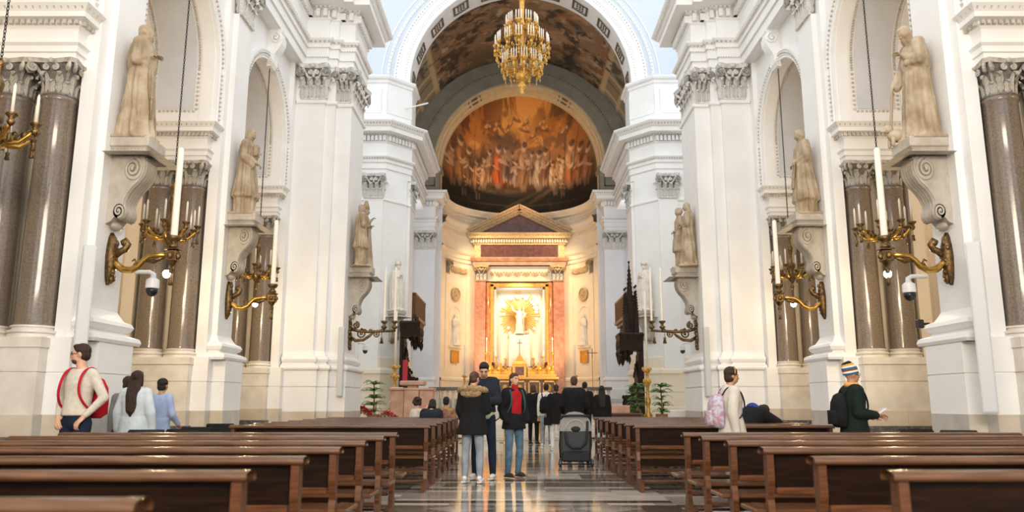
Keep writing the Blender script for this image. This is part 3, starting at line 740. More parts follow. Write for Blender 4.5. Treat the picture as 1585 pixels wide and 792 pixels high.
# apse conch with its painting: dark foreground, a row of draped figures, glowing sky
n1, n2 = 330, 250
ph, el = np.meshgrid(np.linspace(0, PI, n1), np.linspace(0, 1, n2), indexing='ij')
zlow = 12.9
hcyl = (Z2-zlow)
s_ = el*(hcyl + R2*PI/2)
incyl = s_ < hcyl
e_ = np.clip((s_-hcyl)/R2, 0, PI/2)
rr = np.where(incyl, R2, R2*np.cos(e_)); zz = np.where(incyl, zlow+s_, Z2+R2*np.sin(e_))
P = np.stack([rr*np.cos(ph), 44.4+rr*np.sin(ph), zz], -1)
U = P[..., 0]/R2; V = (zz-zlow)/(Z2+R2-zlow)
wA = fbm(U*3+4, V*3, 101); wB = fbm(U*3+8, V*3+7, 111)
cl = fbm(U*2.2+wA*2.2+V*1.5, V*5+wB*2.0-U*.6, 121, 6)
C = np.zeros(P.shape)+np.array((.46, .17, .035))
C = mixc(C, (.15, .045, .012), sstep(.44, .60, cl)); C = mixc(C, (.78, .36, .09), sstep(.54, .68, fbm(U*3+wB*4, V*6+wA*3, 131, 6))*.8)
C = mixc(C, (.80, .40, .11), np.exp(-((U-.02)/.30)**2-((V-.88)/.10)**2)*.7)
C = mixc(C, (.12, .06, .03), sstep(.55, .66, fbm(U*5+wA*5, V*9+wB*4, 141, 6))*sstep(.5, .62, V)*.8)
C = mixc(C, (.10, .065, .045), np.exp(-((U+.20)/.26)**2-((V-.74)/.055)**2)*.8)
C = mixc(C, (.42, .25, .16), np.exp(-((U)/.6)**2-((V-.62)/.08)**2)*.5)
C = mixc(C, (.60, .46, .33), sstep(.86, .98, np.abs(U))*np.exp(-((V-.47)/.12)**2)*.75)
C = mixc(C, (.15, .065, .026), np.exp(-((V-.44)/.17)**2)*.85)
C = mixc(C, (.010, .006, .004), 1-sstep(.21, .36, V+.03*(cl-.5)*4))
C = mixc(C, (.06, .04, .024), sstep(.52, .66, fbm(U*4+wA*3, V*5, 151))*(1-sstep(.16, .25, V))*.6)
def blob(C, cx, cy, rx, ry, col, w=1.0, rot=0.0, soft=.35):
    dx, dy = U-cx, V-cy; c, s = math.cos(rot), math.sin(rot)
    q = ((dx*c+dy*s)/rx)**2+((-dx*s+dy*c)/ry)**2
    shade = .72+.5*np.clip((dx*.7+dy*.5)/max(rx, ry)*-1+.35, -.4, .8)
    q = q*(1+.55*(wA-.5)+.45*(cl-.5)); k = w*(1-sstep(1-soft*1.7, 1+soft*1.3, q))
    return C*(1-k[..., None]) + (np.array(col)*shade[..., None])*k[..., None]
C = blob(C, -.28, .265, .36, .035, (.22, .20, .15), .9); C = blob(C, .05, .24, .45, .03, (.10, .085, .06), .9)
C = blob(C, .12, .21, .42, .018, (.34, .23, .13), .6, .35); C = blob(C, .05, .12, .9, .008, (.26, .15, .08), .6)
rf = random.Random(5)
figs = []
for fx, fy, fh, col in ((-.90,.25,.34,(.34,.14,.05)),(-.80,.27,.42,(.42,.19,.07)),(-.70,.29,.34,(.20,.09,.04)),(-.60,.25,.30,(.50,.22,.08)),(-.50,.28,.30,(.62,.36,.18)),(-.42,.36,.30,(.28,.13,.07)),(-.30,.29,.42,(.62,.13,.035)),(-.20,.38,.32,(.26,.13,.08)),(-.11,.36,.30,(.20,.12,.09)),(-.05,.33,.25,(.42,.31,.22)),
        (.06,.28,.46,(.40,.20,.08)),(.17,.36,.30,(.24,.13,.09)),(.27,.28,.38,(.56,.42,.29)),(.36,.33,.34,(.26,.12,.06)),(.46,.28,.27,(.66,.44,.26)),(.54,.33,.26,(.46,.24,.12)),(.60,.28,.28,(.60,.40,.24)),(.70,.26,.42,(.46,.17,.06)),(.81,.27,.36,(.36,.14,.05)),(.90,.24,.34,(.40,.17,.07)),
        (-.76,.18,.20,(.16,.07,.035)),(-.58,.17,.18,(.13,.065,.04)),(.50,.22,.18,(.60,.42,.28)),(.60,.19,.14,(.32,.18,.10))):
    sk = (.62, .40, .25); dk = tuple(q*.30 for q in col); lt = tuple(min(1, q*1.5) for q in col); ln = rf.uniform(-.22, .22); wd = 1.35*fh/.34
    C = blob(C, fx+.02, fy+fh*.30, .058*wd, fh*.36, dk, .9, ln); C = blob(C, fx, fy+fh*.28, .044*wd, fh*.30, col, .95, ln); C = blob(C, fx-.018, fy+fh*.30, .012, fh*.25, lt, .8, ln+.12); C = blob(C, fx+.016, fy+fh*.26, .010, fh*.22, dk, .8, ln-.1)
    C = blob(C, fx, fy+fh*.64, .036*wd, fh*.17, col if rf.random() < .5 else sk, .95, ln*.5); C = blob(C, fx-.012, fy+fh*.66, .014*wd, fh*.13, lt, .7); C = blob(C, fx+.02, fy+fh*.60, .010*wd, fh*.12, dk, .7)
    C = blob(C, fx+rf.choice((-1, 1))*.045*wd, fy+fh*.62, .042*wd, .013, sk, .9, rf.uniform(-.8, .8)); C = blob(C, fx+rf.choice((-1, 1))*.03, fy+fh*.50, .034*wd, .012, sk, .8, rf.uniform(-.8, .8))
    C = blob(C, fx+.006, fy+fh*.90, .021*wd, .024*wd, sk, 1); C = blob(C, fx+.012, fy+fh*.945, .021*wd, .015*wd, (.10, .05, .03), .9)
    C = blob(C, fx-.016, fy+.02, .012*wd, .045, sk, .8); C = blob(C, fx+.02, fy+.02, .011*wd, .04, sk, .7)
for x_, y0_, l_ in ((-.17,.58,.13),(-.62,.5,.2),(.63,.52,.22),(.75,.5,.24),(.42,.5,.18)): C = blob(C, x_, y0_, .006, l_, (.10,.06,.035), .9, rf.uniform(-.15,.15))
C = blob(C, -.15, .62, .05, .06, (.36,.22,.14), .8, .3)
for k in range(26):            # airborne figures and clouds
    cx, cy = rf.uniform(-.75, .75), rf.uniform(.74, .95)
    if cx*cx+(cy-.25)**2*2.2 > .98: continue
    rot = rf.uniform(-.6, .6)
    C = blob(C, cx, cy, rf.uniform(.05,.11), .016, (.20,.08,.03), .8, rot); C = blob(C, cx+.01, cy+.014, .035, .014, (.66,.34,.13), .8, rot); C = blob(C, cx+.05, cy+.02, .012, .012, (.70,.42,.22), .8)
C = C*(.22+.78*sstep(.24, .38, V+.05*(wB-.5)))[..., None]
C = mixc(C, (.30, .17, .08), (np.exp(-((U+.22)/.26)**2-((V-.265)/.022)**2)*.45+np.exp(-((U-.28-(V-.2)*2.2)/.05)**2-((V-.24)/.08)**2)*.4))
C = mixc(C, (.03, .016, .01), sstep(.60, .74, fbm(U*9+wA*3, V*12+wB*3, 161))*.55)
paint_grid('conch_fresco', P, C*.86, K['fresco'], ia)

# apse wall
arc = lambda r, n=40: [(r*math.cos(PI*i/n), 44.4+r*math.sin(PI*i/n)) for i in range(n+1)]
RW = 4.62
mb = MB(); sweep(mb, arc(RW), [(0,0),(0,13.0)]); obj('apse_wall', mb, K['apse'], ia, True)
mb = MB()
sweep(mb, arc(RW), [(0,9.62),(.06,9.64),(.06,9.85),(.10,9.87),(.10,10.1),(.16,10.18),(.18,10.26),(0,10.3)])
sweep(mb, arc(RW), [(0,11.2),(.06,11.22),(.08,11.5),(.30,11.55),(.30,11.75),(.40,11.9),(.42,11.98),(0,12.02)])
sweep(mb, arc(RW), [(0,12.3),(.05,12.32),(.08,12.6),(.3,12.66),(.3,12.8),(.42,12.98),(.44,13.04),(-.2,13.06)])
obj('apse_cornice', mb, K['apse'], ia, True, angle=.4)
mb = MB(); blocks(mb, arc(RW), .08, .17, .09, .07, 11.3, 11.46); blocks(mb, arc(RW), .08, .17, .09, .07, 12.42, 12.56); tag(obj('dentil', mb, K['apse'], ia), kind='stuff')
mb = MB(); sweep(mb, arc(RW), [(0,0),(.14,.02),(.14,2.4),(.18,2.44),(.18,2.56),(0,2.66)]); obj('apse_dado', mb, K['apse'], ia, True, angle=.4)
for s in (-1, 1):       # flat pilasters and relief strips of the apse
    for th, w in ((.34, .34), (.80, .26)):
        x, y = RW*math.cos(th), 44.4+RW*math.sin(th)
        mb = MB().box(-w/2, w/2, -.05, .07, 2.6, 8.75)
        o = obj('apse_pilaster', mb, K['apse'], ia, loc=(s*x, y, 0)); o.rotation_euler = (0, 0, PI + s*(th-PI/2))
    mb = MB()
    for j in range(26):
        th = .46+.30*j/25; x, y = (RW-.05)*math.cos(th), 44.4+(RW-.05)*math.sin(th); z = 9.1+.10*math.sin(j*1.9)
        mb.ell((s*x, y, z), (.10,.08,.13), 6, 4); mb.ell((s*x, y, 9.1-.12*math.sin(j*1.9)), (.06,.06,.07), 6, 4)
    obj('relief_strip', mb, K['apse_trim'], ia, True)
    th = .36; o = flat_capital(ia, .42, .85, (s*(RW-.03)*math.cos(th), 44.4+(RW-.03)*math.sin(th), 8.75), PI + s*(th-PI/2)*1.0, leaves=False, nl=2)
    o.data.materials[0] = K['apse_trim']
    # niche surround and roundel
    th = math.acos(3.92/RW); x, y = 3.92, 44.4+RW*math.sin(th); rot = PI + s*(th-PI/2)
    mb = MB(); pts = arch_pts(0, 1.85, 0, .46, 12); rings = [[(a*k, .06*dd, z if z < 1.85 else 1.85+(z-1.85)*k) for a, z in pts] for k, dd in ((1.25, -.3),(1.25,1),(1.12,1),(1.05,.4),(1.0,-.4))]
    mb.loft(rings, closed=False, caps=False); mb.box(-.62,.62,-.05,.2,-.12,0)
    obj('niche_surround', mb, K['apse'], ia, True, (s*x, y, 4.5), .5).rotation_euler = (0, 0, rot)
    mb = MB(); mb.lathe([(.42,0),(.42,.06),(.36,.09),(.34,.03),(0,.03)], 20); 
    for j in range(14):
        r_ = rf.uniform(0, .26); t_ = rf.uniform(0, 6.3); mb.ell((r_*math.cos(t_), r_*math.sin(t_), .05), (.07,.06,.05), 6, 4)
    md = struct('relief_roundel'); md['kind'] = 'thing'; tag(md, ('left', 'right')[s > 0] + ' round relief medallion above a niche statue in the apse', 'relief'); 
    o = obj('roundel', mb, K['apse_trim'], md, True, angle=.6); md.location = (s*x*.985, y-.05, 7.6); md.rotation_euler = (PI/2, 0, s*(th-PI/2))
    # small gilt framed panel below
    g = thing('framed_icon', f'small gold framed panel under the {("left", "right")[s > 0]} apse niche', 'picture', (s*x*.985, y-.06, 3.85), s*(th-PI/2))
    mb = MB()
    for x0, x1, z0, z1 in ((-.36,.36,.28,.36),(-.36,.36,-.36,-.28),(-.36,-.28,-.36,.36),(.28,.36,-.36,.36)): mb.cbox(x0, x1, -.07, .02, z0, z1, .012)
    obj('frame', mb, K['gold'], g); obj('panel', MB().box(-.28,.28,-.03,.02,-.28,.28), K['gold'], g)
obj('apse_floor', MB().box(-6.6, 6.6, 43.3, 49.3, 1.2, 1.38), K['step'], ia)

# ------------------------------------------------------------------ presbytery steps and floor
ps = struct('floor')
for k in range(4): obj('step', MB().cbox(-8.8, 8.8, 25.4+.34*k, 33.0, .12*k, .12*(k+1), .006), K['step'], ps)
obj('presbytery_floor', MB().box(-8.8, 8.8, 26.6, 43.6, 0, .475), K['step'], ps)
for k in range(6): obj('step', MB().cbox(-4.6, 4.6, 38.6+.4*k, 44.2, .47+.15*k, .62+.15*k, .006), K['step'], ps)

# ------------------------------------------------------------------ high altar
al = thing('altar_aedicule', 'tall red marble aedicule with triangular pediment framing the glowing altar niche', 'aedicule', (0, 48.1, 1.38))
al.scale = (1.05, 1, .985)
for s in (-1, 1):
    a, b = sorted((s*1.98, s*2.62)); obj('red_marble_pilaster', MB().cbox(a, b, -.35, .3, .5, 7.35, .02), K['red_marble'], al)
    o = obj('red_marble_column', MB().lathe([(.24,0),(.24,.1),(.19,.18),(.185,3.2),(.16,6.6)], 18, (s*1.80,-.22,.6)), K['red_marble'], al, True)
    c = flat_capital(al, .72, .95, (s*2.25, -.36, 7.32), PI, leaves=False, nl=3); c.data.materials[0] = K['apse_trim']
    for k in range(3): 
        o = put_leaf(c, LEAF_S, (k-1)*.22, .03, .03, 0, .2, .4)
    a, b = sorted((s*1.7, s*2.75)); obj('pedestal', MB().cbox(a, b, -.5, .3, 0, .6, .02), K['red_marble'], al)
mb = MB(); mb.box(-2.0, 2.0, -.2, .3, 7.30, 8.25); obj('frieze_back', mb, K['apse'], al)
mb = MB()
for j in range(13):
    x = (j-6)*.265; spiral(mb, (x, -.22, 7.75), .14, (1 if j % 2 else -1,0,0), (0,0,1), (0,-1,0), .03, 1.3, 10); mb.ell((x+.13, -.22, 7.75+.12*(-1)**j), (.06,.04,.06), 6, 4)
obj('scroll_frieze', mb, K['apse_trim'], al, True)
def aed(prof, x=2.7, y=-.38):
    m_ = MB(); sweep(m_, [(x,.3),(x,y),(-x,y),(-x,.3)], prof); return m_
obj('architrave', aed([(-.1,8.3),(.05,8.3),(.05,8.5),(.12,8.55),(.2,8.7),(.22,8.78),(-.2,8.8)]), K['orange_marble'], al)
obj('frieze_panel', MB().box(-2.35,2.35,-.36,.3,8.78,9.62), K['dark_red_marble'], al)
obj('white_pedestal', MB().cbox(-.62,.62,-.42,.15,1.9,3.92,.03), K['white_fab'], al)
for s in (-1, 1): a, b = sorted((s*2.3, s*2.68)); obj('frieze_block', MB().box(a, b, -.38, .3, 8.78, 9.7), K['apse_trim'], al)
obj('cornice', aed([(-.1,9.6),(.05,9.6),(.08,9.72),(.1,9.95),(.34,9.98),(.34,10.1),(.46,10.24),(.48,10.3),(-.3,10.34)]), K['apse_trim'], al)
mb = MB(); blocks(mb, [(2.7,.3),(2.7,-.38),(-2.7,-.38),(-2.7,.3)], .09, .15, .08, .1, 9.74, 9.92); tag(obj('dentil', mb, K['apse'], al), kind='stuff')
for s in (-1, 1):      # raking cornices
    L = math.hypot(3.15, 1.62); ang = math.atan2(1.62, 3.15)
    mb = MB(); mb.box(0, L+.05, -.9, .3, 0, .10); mb.box(0, L, -.82, .3, -.14, 0); mb.box(0, L, -.62, .3, -.26, -.14); mb.box(0, L-.1, -.5, .3, -.42, -.26)
    mb.M = None
    for j in range(24): mb.box(.3+j*.135, .3+j*.135+.07, -.6, -.5, -.39, -.27)
    for j in range(24): mb.ell((.1+j*.145, -.86, -.05), (.05,.03,.05), 6, 4)
    o = obj('raking_cornice', mb, K['apse_trim'], al, loc=(-s*3.15, 0, 10.42)); o.rotation_euler = (0, -ang, 0) if s > 0 else (0, 0, 0)
    if s < 0:
        o.rotation_euler = (0, 0, 0); o.scale = (-1, 1, 1); o.rotation_euler = (0, ang, 0)
mb = MB().prism([(-2.9,10.3),(2.9,10.3),(0,11.75)], lambda p: (p[0],-.32,p[1]), lambda p: (p[0],.3,p[1])); obj('tympanum', mb, K['dark_red_marble'], al)
# gilt frame of the niche
mb = MB()
for x0, x1, z0, z1 in ((-1.72,-1.5,2.2,7.1),(1.5,1.72,2.2,7.1),(-1.72,1.72,6.9,7.15)): mb.cbox(x0, x1, -.42, .0, z0, z1, .03)
obj('gilt_frame', mb, K['gold'], al)
mb = MB()
for x0, x1, z0, z1 in ((-1.5,-1.38,2.2,6.9),(1.38,1.5,2.2,6.9),(-1.5,1.5,6.78,6.9)): mb.box(x0, x1, -.3, .2, z0, z1)
for x0, x1, z0, z1 in ((-1.26,-1.22,2.6,6.6),(1.22,1.26,2.6,6.6),(-1.26,1.26,6.56,6.6)): mb.box(x0, x1, .1, .2, z0, z1)
obj('inner_frame', mb, K['white_fab'], al)
obj('niche_back', MB().box(-1.5, 1.5, .15, .35, 2.0, 7.0), K['apse'], al)
# burst of gilt rays
gl = thing('gilt_glory', 'burst of golden rays behind the white figure over the altar', 'sunburst', (0, 48.1, 6.45))
gl.scale = (1.04, 1, 1.12)
for j in range(48):
    t = 2*PI*j/48; L = rf.uniform(.90, 1.32) * (1.12 if abs(math.sin(t)) > .8 else 1.0); w = .034
    mb = MB(); mb.loft([[(.25*math.cos(t)-w*.5*math.sin(t), .10, .25*math.sin(t)+w*.5*math.cos(t)),(.25*math.cos(t)+w*.5*math.sin(t), .10, .25*math.sin(t)-w*.5*math.cos(t)),(.25*math.cos(t), .0, .25*math.sin(t))],
                        [(L*math.cos(t)-w*math.sin(t), .12, L*math.sin(t)+w*math.cos(t)),(L*math.cos(t)+w*math.sin(t), .12, L*math.sin(t)-w*math.cos(t)),(L*math.cos(t), .06, L*math.sin(t))]])
    obj('ray', mb, K['ray_gold'], gl)
cm = obj('cherub_cloud', MB().ell((0,0,0),(.13,.06,.09),7,5), K['statue_w'], gl, True, (1.0, .05, .2)).data
for j in range(21):
    t = rf.uniform(0, 2*PI); r_ = rf.uniform(.9, 1.1); o = link('cherub_cloud', cm, gl, (1.02*r_*math.cos(t), .05, 1.08*r_*math.sin(t)))
# altar table with gradines, tabernacle, candlesticks, reliquaries
at_ = thing('high_altar', 'gilded high altar table with stepped gradines below the niche', 'altar', (0, 46.6, 1.38))
mb = MB(); mb.cbox(-2.3, 2.3, -.6, .6, 1.12, 1.25, .02); mb.cbox(-2.35,2.35,-.62,.6,.0,.12,.02); obj('mensa', mb, K['gold'], at_)
obj('frontal', MB().box(-2.15, 2.15, -.5, .6, .1, 1.13), K['dark_red_marble'], at_)
for j in range(5):
    x = (j-2)*.86
    mb = MB()
    for x0, x1, z0, z1 in ((x-.36,x+.36,.95,1.05),(x-.36,x+.36,.18,.28),(x-.36,x-.28,.18,1.05),(x+.28,x+.36,.18,1.05)): mb.cbox(x0, x1, -.57, -.49, z0, z1, .01)
    mb.ell((x, -.52, .62), (.16,.05,.22), 8, 6); obj('gilt_panel', mb, K['gold'], at_)
for k in range(3):
    for q in (-1, 1):
        a, b = sorted((q*.47, q*(2.2-.1*k))); obj('gradine', MB().cbox(a, b, .2+.22*k, .9, 1.25+.2*k, 1.45+.2*k, .015), K['gold'], at_)
tb = thing('tabernacle', 'small gilded tabernacle with pointed roof in the middle of the altar', 'tabernacle', (0, 47.0, 2.635))
obj('body', MB().cbox(-.42,.42,-.3,.3,0,.75,.02), K['gold'], tb); obj('door', MB().cbox(-.26,.26,-.33,-.28,.12,.62,.01), K['dark_red_marble'], tb)
mb = MB(); mb.loft([[(-.46,-.34,.75),(.46,-.34,.75),(.46,.34,.75),(-.46,.34,.75)],[(-.3,-.2,.95),(.3,-.2,.95),(.3,.2,.95),(-.3,.2,.95)],[(-.05,-.05,1.35),(.05,-.05,1.35),(.05,.05,1.35),(-.05,.05,1.35)]]); mb.ell((0,0,1.4),.06); obj('roof', mb, K['gold'], tb)
mb = MB(); mb.box(-.02,.02,-.02,.02,1.42,2.3); mb.box(-.16,.16,-.02,.02,2.02,2.07); obj('cross', mb, K['bronze'], tb)
def candlestick(x, y, z, h, ch, label, group, lit=False, sc=1.0, m='gold'):
    t = thing('candlestick', label, 'candlestick', (x, y, z), 0, group)
    k = h
    obj('stem', MB().lathe([(.16*sc,0),(.16*sc,.03*k),(.10*sc,.07*k),(.05*sc,.12*k),(.08*sc,.2*k),(.10*sc,.26*k),(.05*sc,.32*k),(.04*sc,.45*k),(.075*sc,.52*k),(.05*sc,.58*k),(.035*sc,.75*k),(.06*sc,.82*k),(.04*sc,.87*k),(.11*sc,.94*k),(.12*sc,.97*k),(.05*sc,1.0*k)], 12), K[m], t, True)
    obj('candle', MB().lathe([(.032*sc,h-.02),(.032*sc,h+ch),(.01,h+ch+.01)], 10), K['wax'], t, True)
    if lit: obj('flame', MB().lathe([(.002,h+ch+.01),(.022,h+ch+.05),(.012,h+ch+.10),(.001,h+ch+.15)], 8), K['flame'], t, True)
    return t
for s in (-1, 1):
    for j, (x, h, ch) in enumerate(((1.98, 1.1, .75), (1.42, .85, .35), (.84, .75, .3))):
        candlestick(s*x, 47.14, 3.035, h, ch, f'{("innermost", "middle", "outermost")[2-j]} gilt candlestick on the {("left", "right")[s > 0]} of the altar tabernacle', 'altar candlesticks', j == 0)
    for j, x in enumerate((1.72, 1.16)):
        t = thing('reliquary', f'{("outer", "inner")[j]} small gilded reliquary bust between candlesticks {("left", "right")[s > 0]} of tabernacle', 'reliquary', (s*x, 46.90, 2.835), 0, 'altar reliquaries')
        obj('base', MB().lathe([(.095,0),(.095,.06),(.06,.12),(.08,.2)], 10), K['gold'], t, True); mb = MB(); mb.ell((0,0,.36),(.16,.095,.18)); mb.ell((0,0,.60),(.075,.08,.10)); obj('bust', mb, K['gold'], t, True)
for s in (-1, 1):
    x = s*3.1; candlestick(x, 44.2, 1.38, 1.3, 1.7, f'tall gilt floor candlestick standing {("left", "right")[s > 0]} of the altar', 'floor candlesticks', False, 1.3)
    # processional crosses and sconces on the apse wall
cr = thing('processional_cross', 'thin standing crucifix at the right edge of the apse', 'cross', (4.05, 43.9, 1.38))
obj('pole', MB().lathe([(.16,0),(.14,.04),(.02,.1),(.02,2.6)], 10), K['gilt'], cr, True); mb = MB(); mb.box(-.02,.02,-.02,.02,2.2,2.75); mb.box(-.3,.3,-.02,.02,2.5,2.54); obj('crucifix', mb, K['bronze'], cr)
# marble balustrade either side of the altar steps
for s in (-1, 1):
    b_ = thing('balustrade', f'white marble balustrade with dark rail on the {("left", "right")[s > 0]} of the altar steps', 'balustrade', (s*3.3, 38.9, .62))
    obj('rail', MB().cbox(-1.2, 1.2, -.16, .16, 1.15, 1.30, .02), K['dark_stone'], b_); obj('base', MB().cbox(-1.2, 1.2, -.16, .16, 0, .16, .02), K['step'], b_)
    base = None
    for j in range(9):
        if base is None: base = obj('baluster', MB().lathe([(.09,.16),(.05,.24),(.10,.5),(.10,.6),(.045,.8),(.05,1.0),(.09,1.08),(.09,1.15)], 10), K['step'], b_, True, (-1.04, 0, 0)).data
        else: link('baluster', base, b_, (-1.04+.26*j, 0, 0))
# ------------------------------------------------------------------ consoles (carry statues) and candle brackets
def console(x, y, z, rz, label, m='console', sc=1.0):
    """local: +y away from the wall, top slab at z=0"""
    t = thing('console', label, 'console', (x, y, z), rz); t.scale = (.74*sc, .74*sc, sc)
    mb = MB(); mb.cbox(-.40, .40, 0, .80, -.16, 0, .012); obj('top_slab', mb, K[m], t)
    mb = MB(); P = [(-.38,0),(-.38,.78),(.38,.78),(.38,0)][::-1]
    sweep(mb, P, [(0,-.16),(.03,-.17),(.05,-.20),(.03,-.23),(-.02,-.26),(-.06,-.29),(-.06,-.31),(-.3,-.31)]); beads(mb, P, .035, .07, .024, -.20); obj('egg_and_dart', mb, K[m], t)
    prof = [(0,-.30),(.66,-.30),(.70,-.36),(.715,-.46),(.68,-.58),(.58,-.70),(.47,-.79),(.39,-.88),(.335,-.98),(.33,-1.06),(.36,-1.12),(.37,-1.19),(.33,-1.26),(.25,-1.28),(.17,-1.25),(.10,-1.32),(0,-1.36)]
    mb = MB(); mb.prism(prof, lambda p: (-.27, p[0], p[1]), lambda p: (.27, p[0], p[1])); obj('scroll_body', mb, K[m], t)
    mb = MB(); front = prof[2:14]
    for xr, w in ((-.2,.05),(-.1,.05),(0,.06),(.1,.05),(.2,.05)):
        mb.loft([[(xr-w*.8, q[0]+.0, q[1]) , (xr, q[0]+.030, q[1]-.012), (xr+w*.8, q[0], q[1])] for q in front], closed=False, caps=False)
    for j in range(9): mb.box(-.25+.055*j, -.22+.055*j, .66, .70, -.335, -.30)
    obj('fluting', mb, K[m], t, True)
    for s in (-1, 1):
        mb = MB(); spiral(mb, (s*.27, .47, -.50), .19, (0,1,0), (0,0,1), (s,0,0), .034, 2.2, 30); obj('volute', mb, K[m], t, True)
        mb = MB(); spiral(mb, (s*.27, .25, -1.16), .105, (0,1,0), (0,0,1), (s,0,0), .024, 1.6, 18, -1); obj('volute', mb, K[m], t, True)
    mb = MB(); mb.tube([(-.27,.25,-1.16),(.27,.25,-1.16)], .115, 12); mb.ell((0,.10,-1.36), (.2,.1,.07), 8, 5); obj('lower_roll', mb, K[m], t, True, angle=.8)
    return t
def tall_candle(x, y, z, h, r, label, lean=0.0):
    t = thing('tall_candle', label, 'candle', (x, y, z), 0, 'tall candles on the wall brackets')
    t.rotation_euler = (0, lean, 0)
    obj('wax', MB().lathe([(r*1.05,0),(r,.02),(r*.92,h-.03),(r*.5,h)], 12), K['wax'], t, True, angle=.8); return t
def bracket(x, y, z, rz, label, m1='bronze', m2='gilt'):
    """local: +y away from the wall; arm height z=0, end block at y=1.05"""
    t = thing('candle_bracket', label, 'sconce', (x, y, z), rz, None, .92)
    mb = MB(); rq = random.Random(int(abs(x*100)+y*10))
    mb.loft([[(-.10*w,.0,zz),(.10*w,.0,zz),(.09*w,.07*w+.02,zz),(0,.11*w+.02,zz),(-.09*w,.07*w+.02,zz)] for zz, w in ((-.46,.2),(-.36,.7),(-.2,1.0),(0,1.2),(.2,1.0),(.34,.65),(.42,.2))])
    for j in range(26):
        zz = rq.uniform(-.42, .38); w = .12*(1-abs(zz)/.5); mb.ell((rq.uniform(-w, w), .06+rq.uniform(0,.05), zz), (rq.uniform(.025,.05), .035, rq.uniform(.03,.07)), 6, 4)
    obj('wall_plate', mb, K[m1], t, True)
    P = [(0,.06,-.02),(0,.14,-.12),(0,.25,-.20),(0,.38,-.21),(0,.50,-.15),(0,.58,-.05),(0,.66,.02),(0,.78,.04),(0,.98,.04)]
    obj('arm', MB().tube(P, [.055,.06,.058,.056,.052,.048,.044,.042,.042], 10), K[m2], t, True)
    mb = MB(); mb.tube([(0,.10,.02),(0,.18,.10),(0,.26,.14),(0,.30,.22),(0,.25,.28),(0,.19,.25)], [.05,.06,.06,.055,.06,.04], 8); mb.ell((0,.25,.25), .07)
    mb.tube([(0,.40,-.17),(0,.46,-.08),(0,.43,-.03),(0,.39,-.06)], [.015,.02,.02,.012], 6)
    mb.tube([(0,.62,-.06),(0,.74,-.06),(0,.84,-.02),(0,.92,.0)], [.02,.045,.04,.01], 8); obj('scroll_leaf', mb, K[m1], t, True)
    mb = MB(); mb.cbox(-.09,.09,.96,1.14,-.07,.12,.015); mb.cbox(-.11,.11,.94,1.16,.12,.15,.01)
    for q in ((0,.955,.02),(0,1.145,.02),(-.095,1.05,.02),(.095,1.05,.02)): mb.ell(q, (.05,.05,.055), 8, 5)
    mb.lathe([(.03,-.26),(.045,-.2),(.02,-.16),(.06,-.11),(.08,-.07)], 10, (0,1.05,0)); obj('end_block', mb, K[m1], t, True, angle=.6)
    obj('candle_cup', MB().lathe([(.05,.15),(.09,.18),(.06,.22),(.05,.25),(.10,.29),(.12,.34),(.11,.36),(.06,.36)], 14, (0,1.05,0)), K[m1], t, True)
    mb = MB(); mb.lathe([(.008,-.28),(.008,-.32),(.03,-.34),(.025,-.38),(.04,-.46),(.001,-.47)], 8, (0,1.05,0)); obj('tassel', mb, K[m1], t, True)
    return t
def scroll_bracket(x, y, z, rz, label):       # open-work bronze arm with two cups
    t = thing('candle_bracket', label, 'sconce', (x, y, z), rz)
    mb = MB(); rq = random.Random(3)
    for j in range(18): mb.ell((rq.uniform(-.08,.08), .04, -.4+.045*j), (.07,.05,.06), 6, 4)
    obj('wall_plate', mb, K['bronze'], t, True)
    mb = MB(); mb.tube([(0,.06,.16),(0,.24,.10),(0,.55,.07),(0,.9,.09),(0,1.3,.10)], [.05,.045,.04,.04,.035], 8)
    mb.tube([(0,.06,-.10),(0,.2,-.18),(0,.42,-.16),(0,.6,-.04),(0,.7,.06)], [.05,.05,.045,.04,.03], 8)
    spiral(mb, (0,.34,.02), .14, (0,1,0), (0,0,1), (1,0,0), .03); spiral(mb, (0,.78,.0), .10, (0,1,0), (0,0,1), (1,0,0), .025); spiral(mb, (0,.20,.26), .10, (0,1,0), (0,0,1), (1,0,0), .03)
    for yy in (.45, .62, .95): mb.ell((0,yy,.11), (.04,.06,.05), 6, 4)
    obj('arm', mb, K['bronze'], t, True)
    for yy in (1.0, 1.3):
        mb = MB().lathe([(.05,.08),(.03,.14),(.08,.18),(.09,.22),(.04,.25),(.04,.30),(.09,.34),(.10,.38),(.05,.39)], 10, (0,yy,0)); obj('candle_cup', mb, K['bronze'], t, True)
        obj('tassel', MB().lathe([(.01,.06),(.01,-.08),(.04,-.10),(.03,-.14),(.06,-.26),(.001,-.27)], 8, (0,yy-.06,0)), K['bronze'], t, True)
    return t
nm = {1: 'nearest', 2: 'second'}
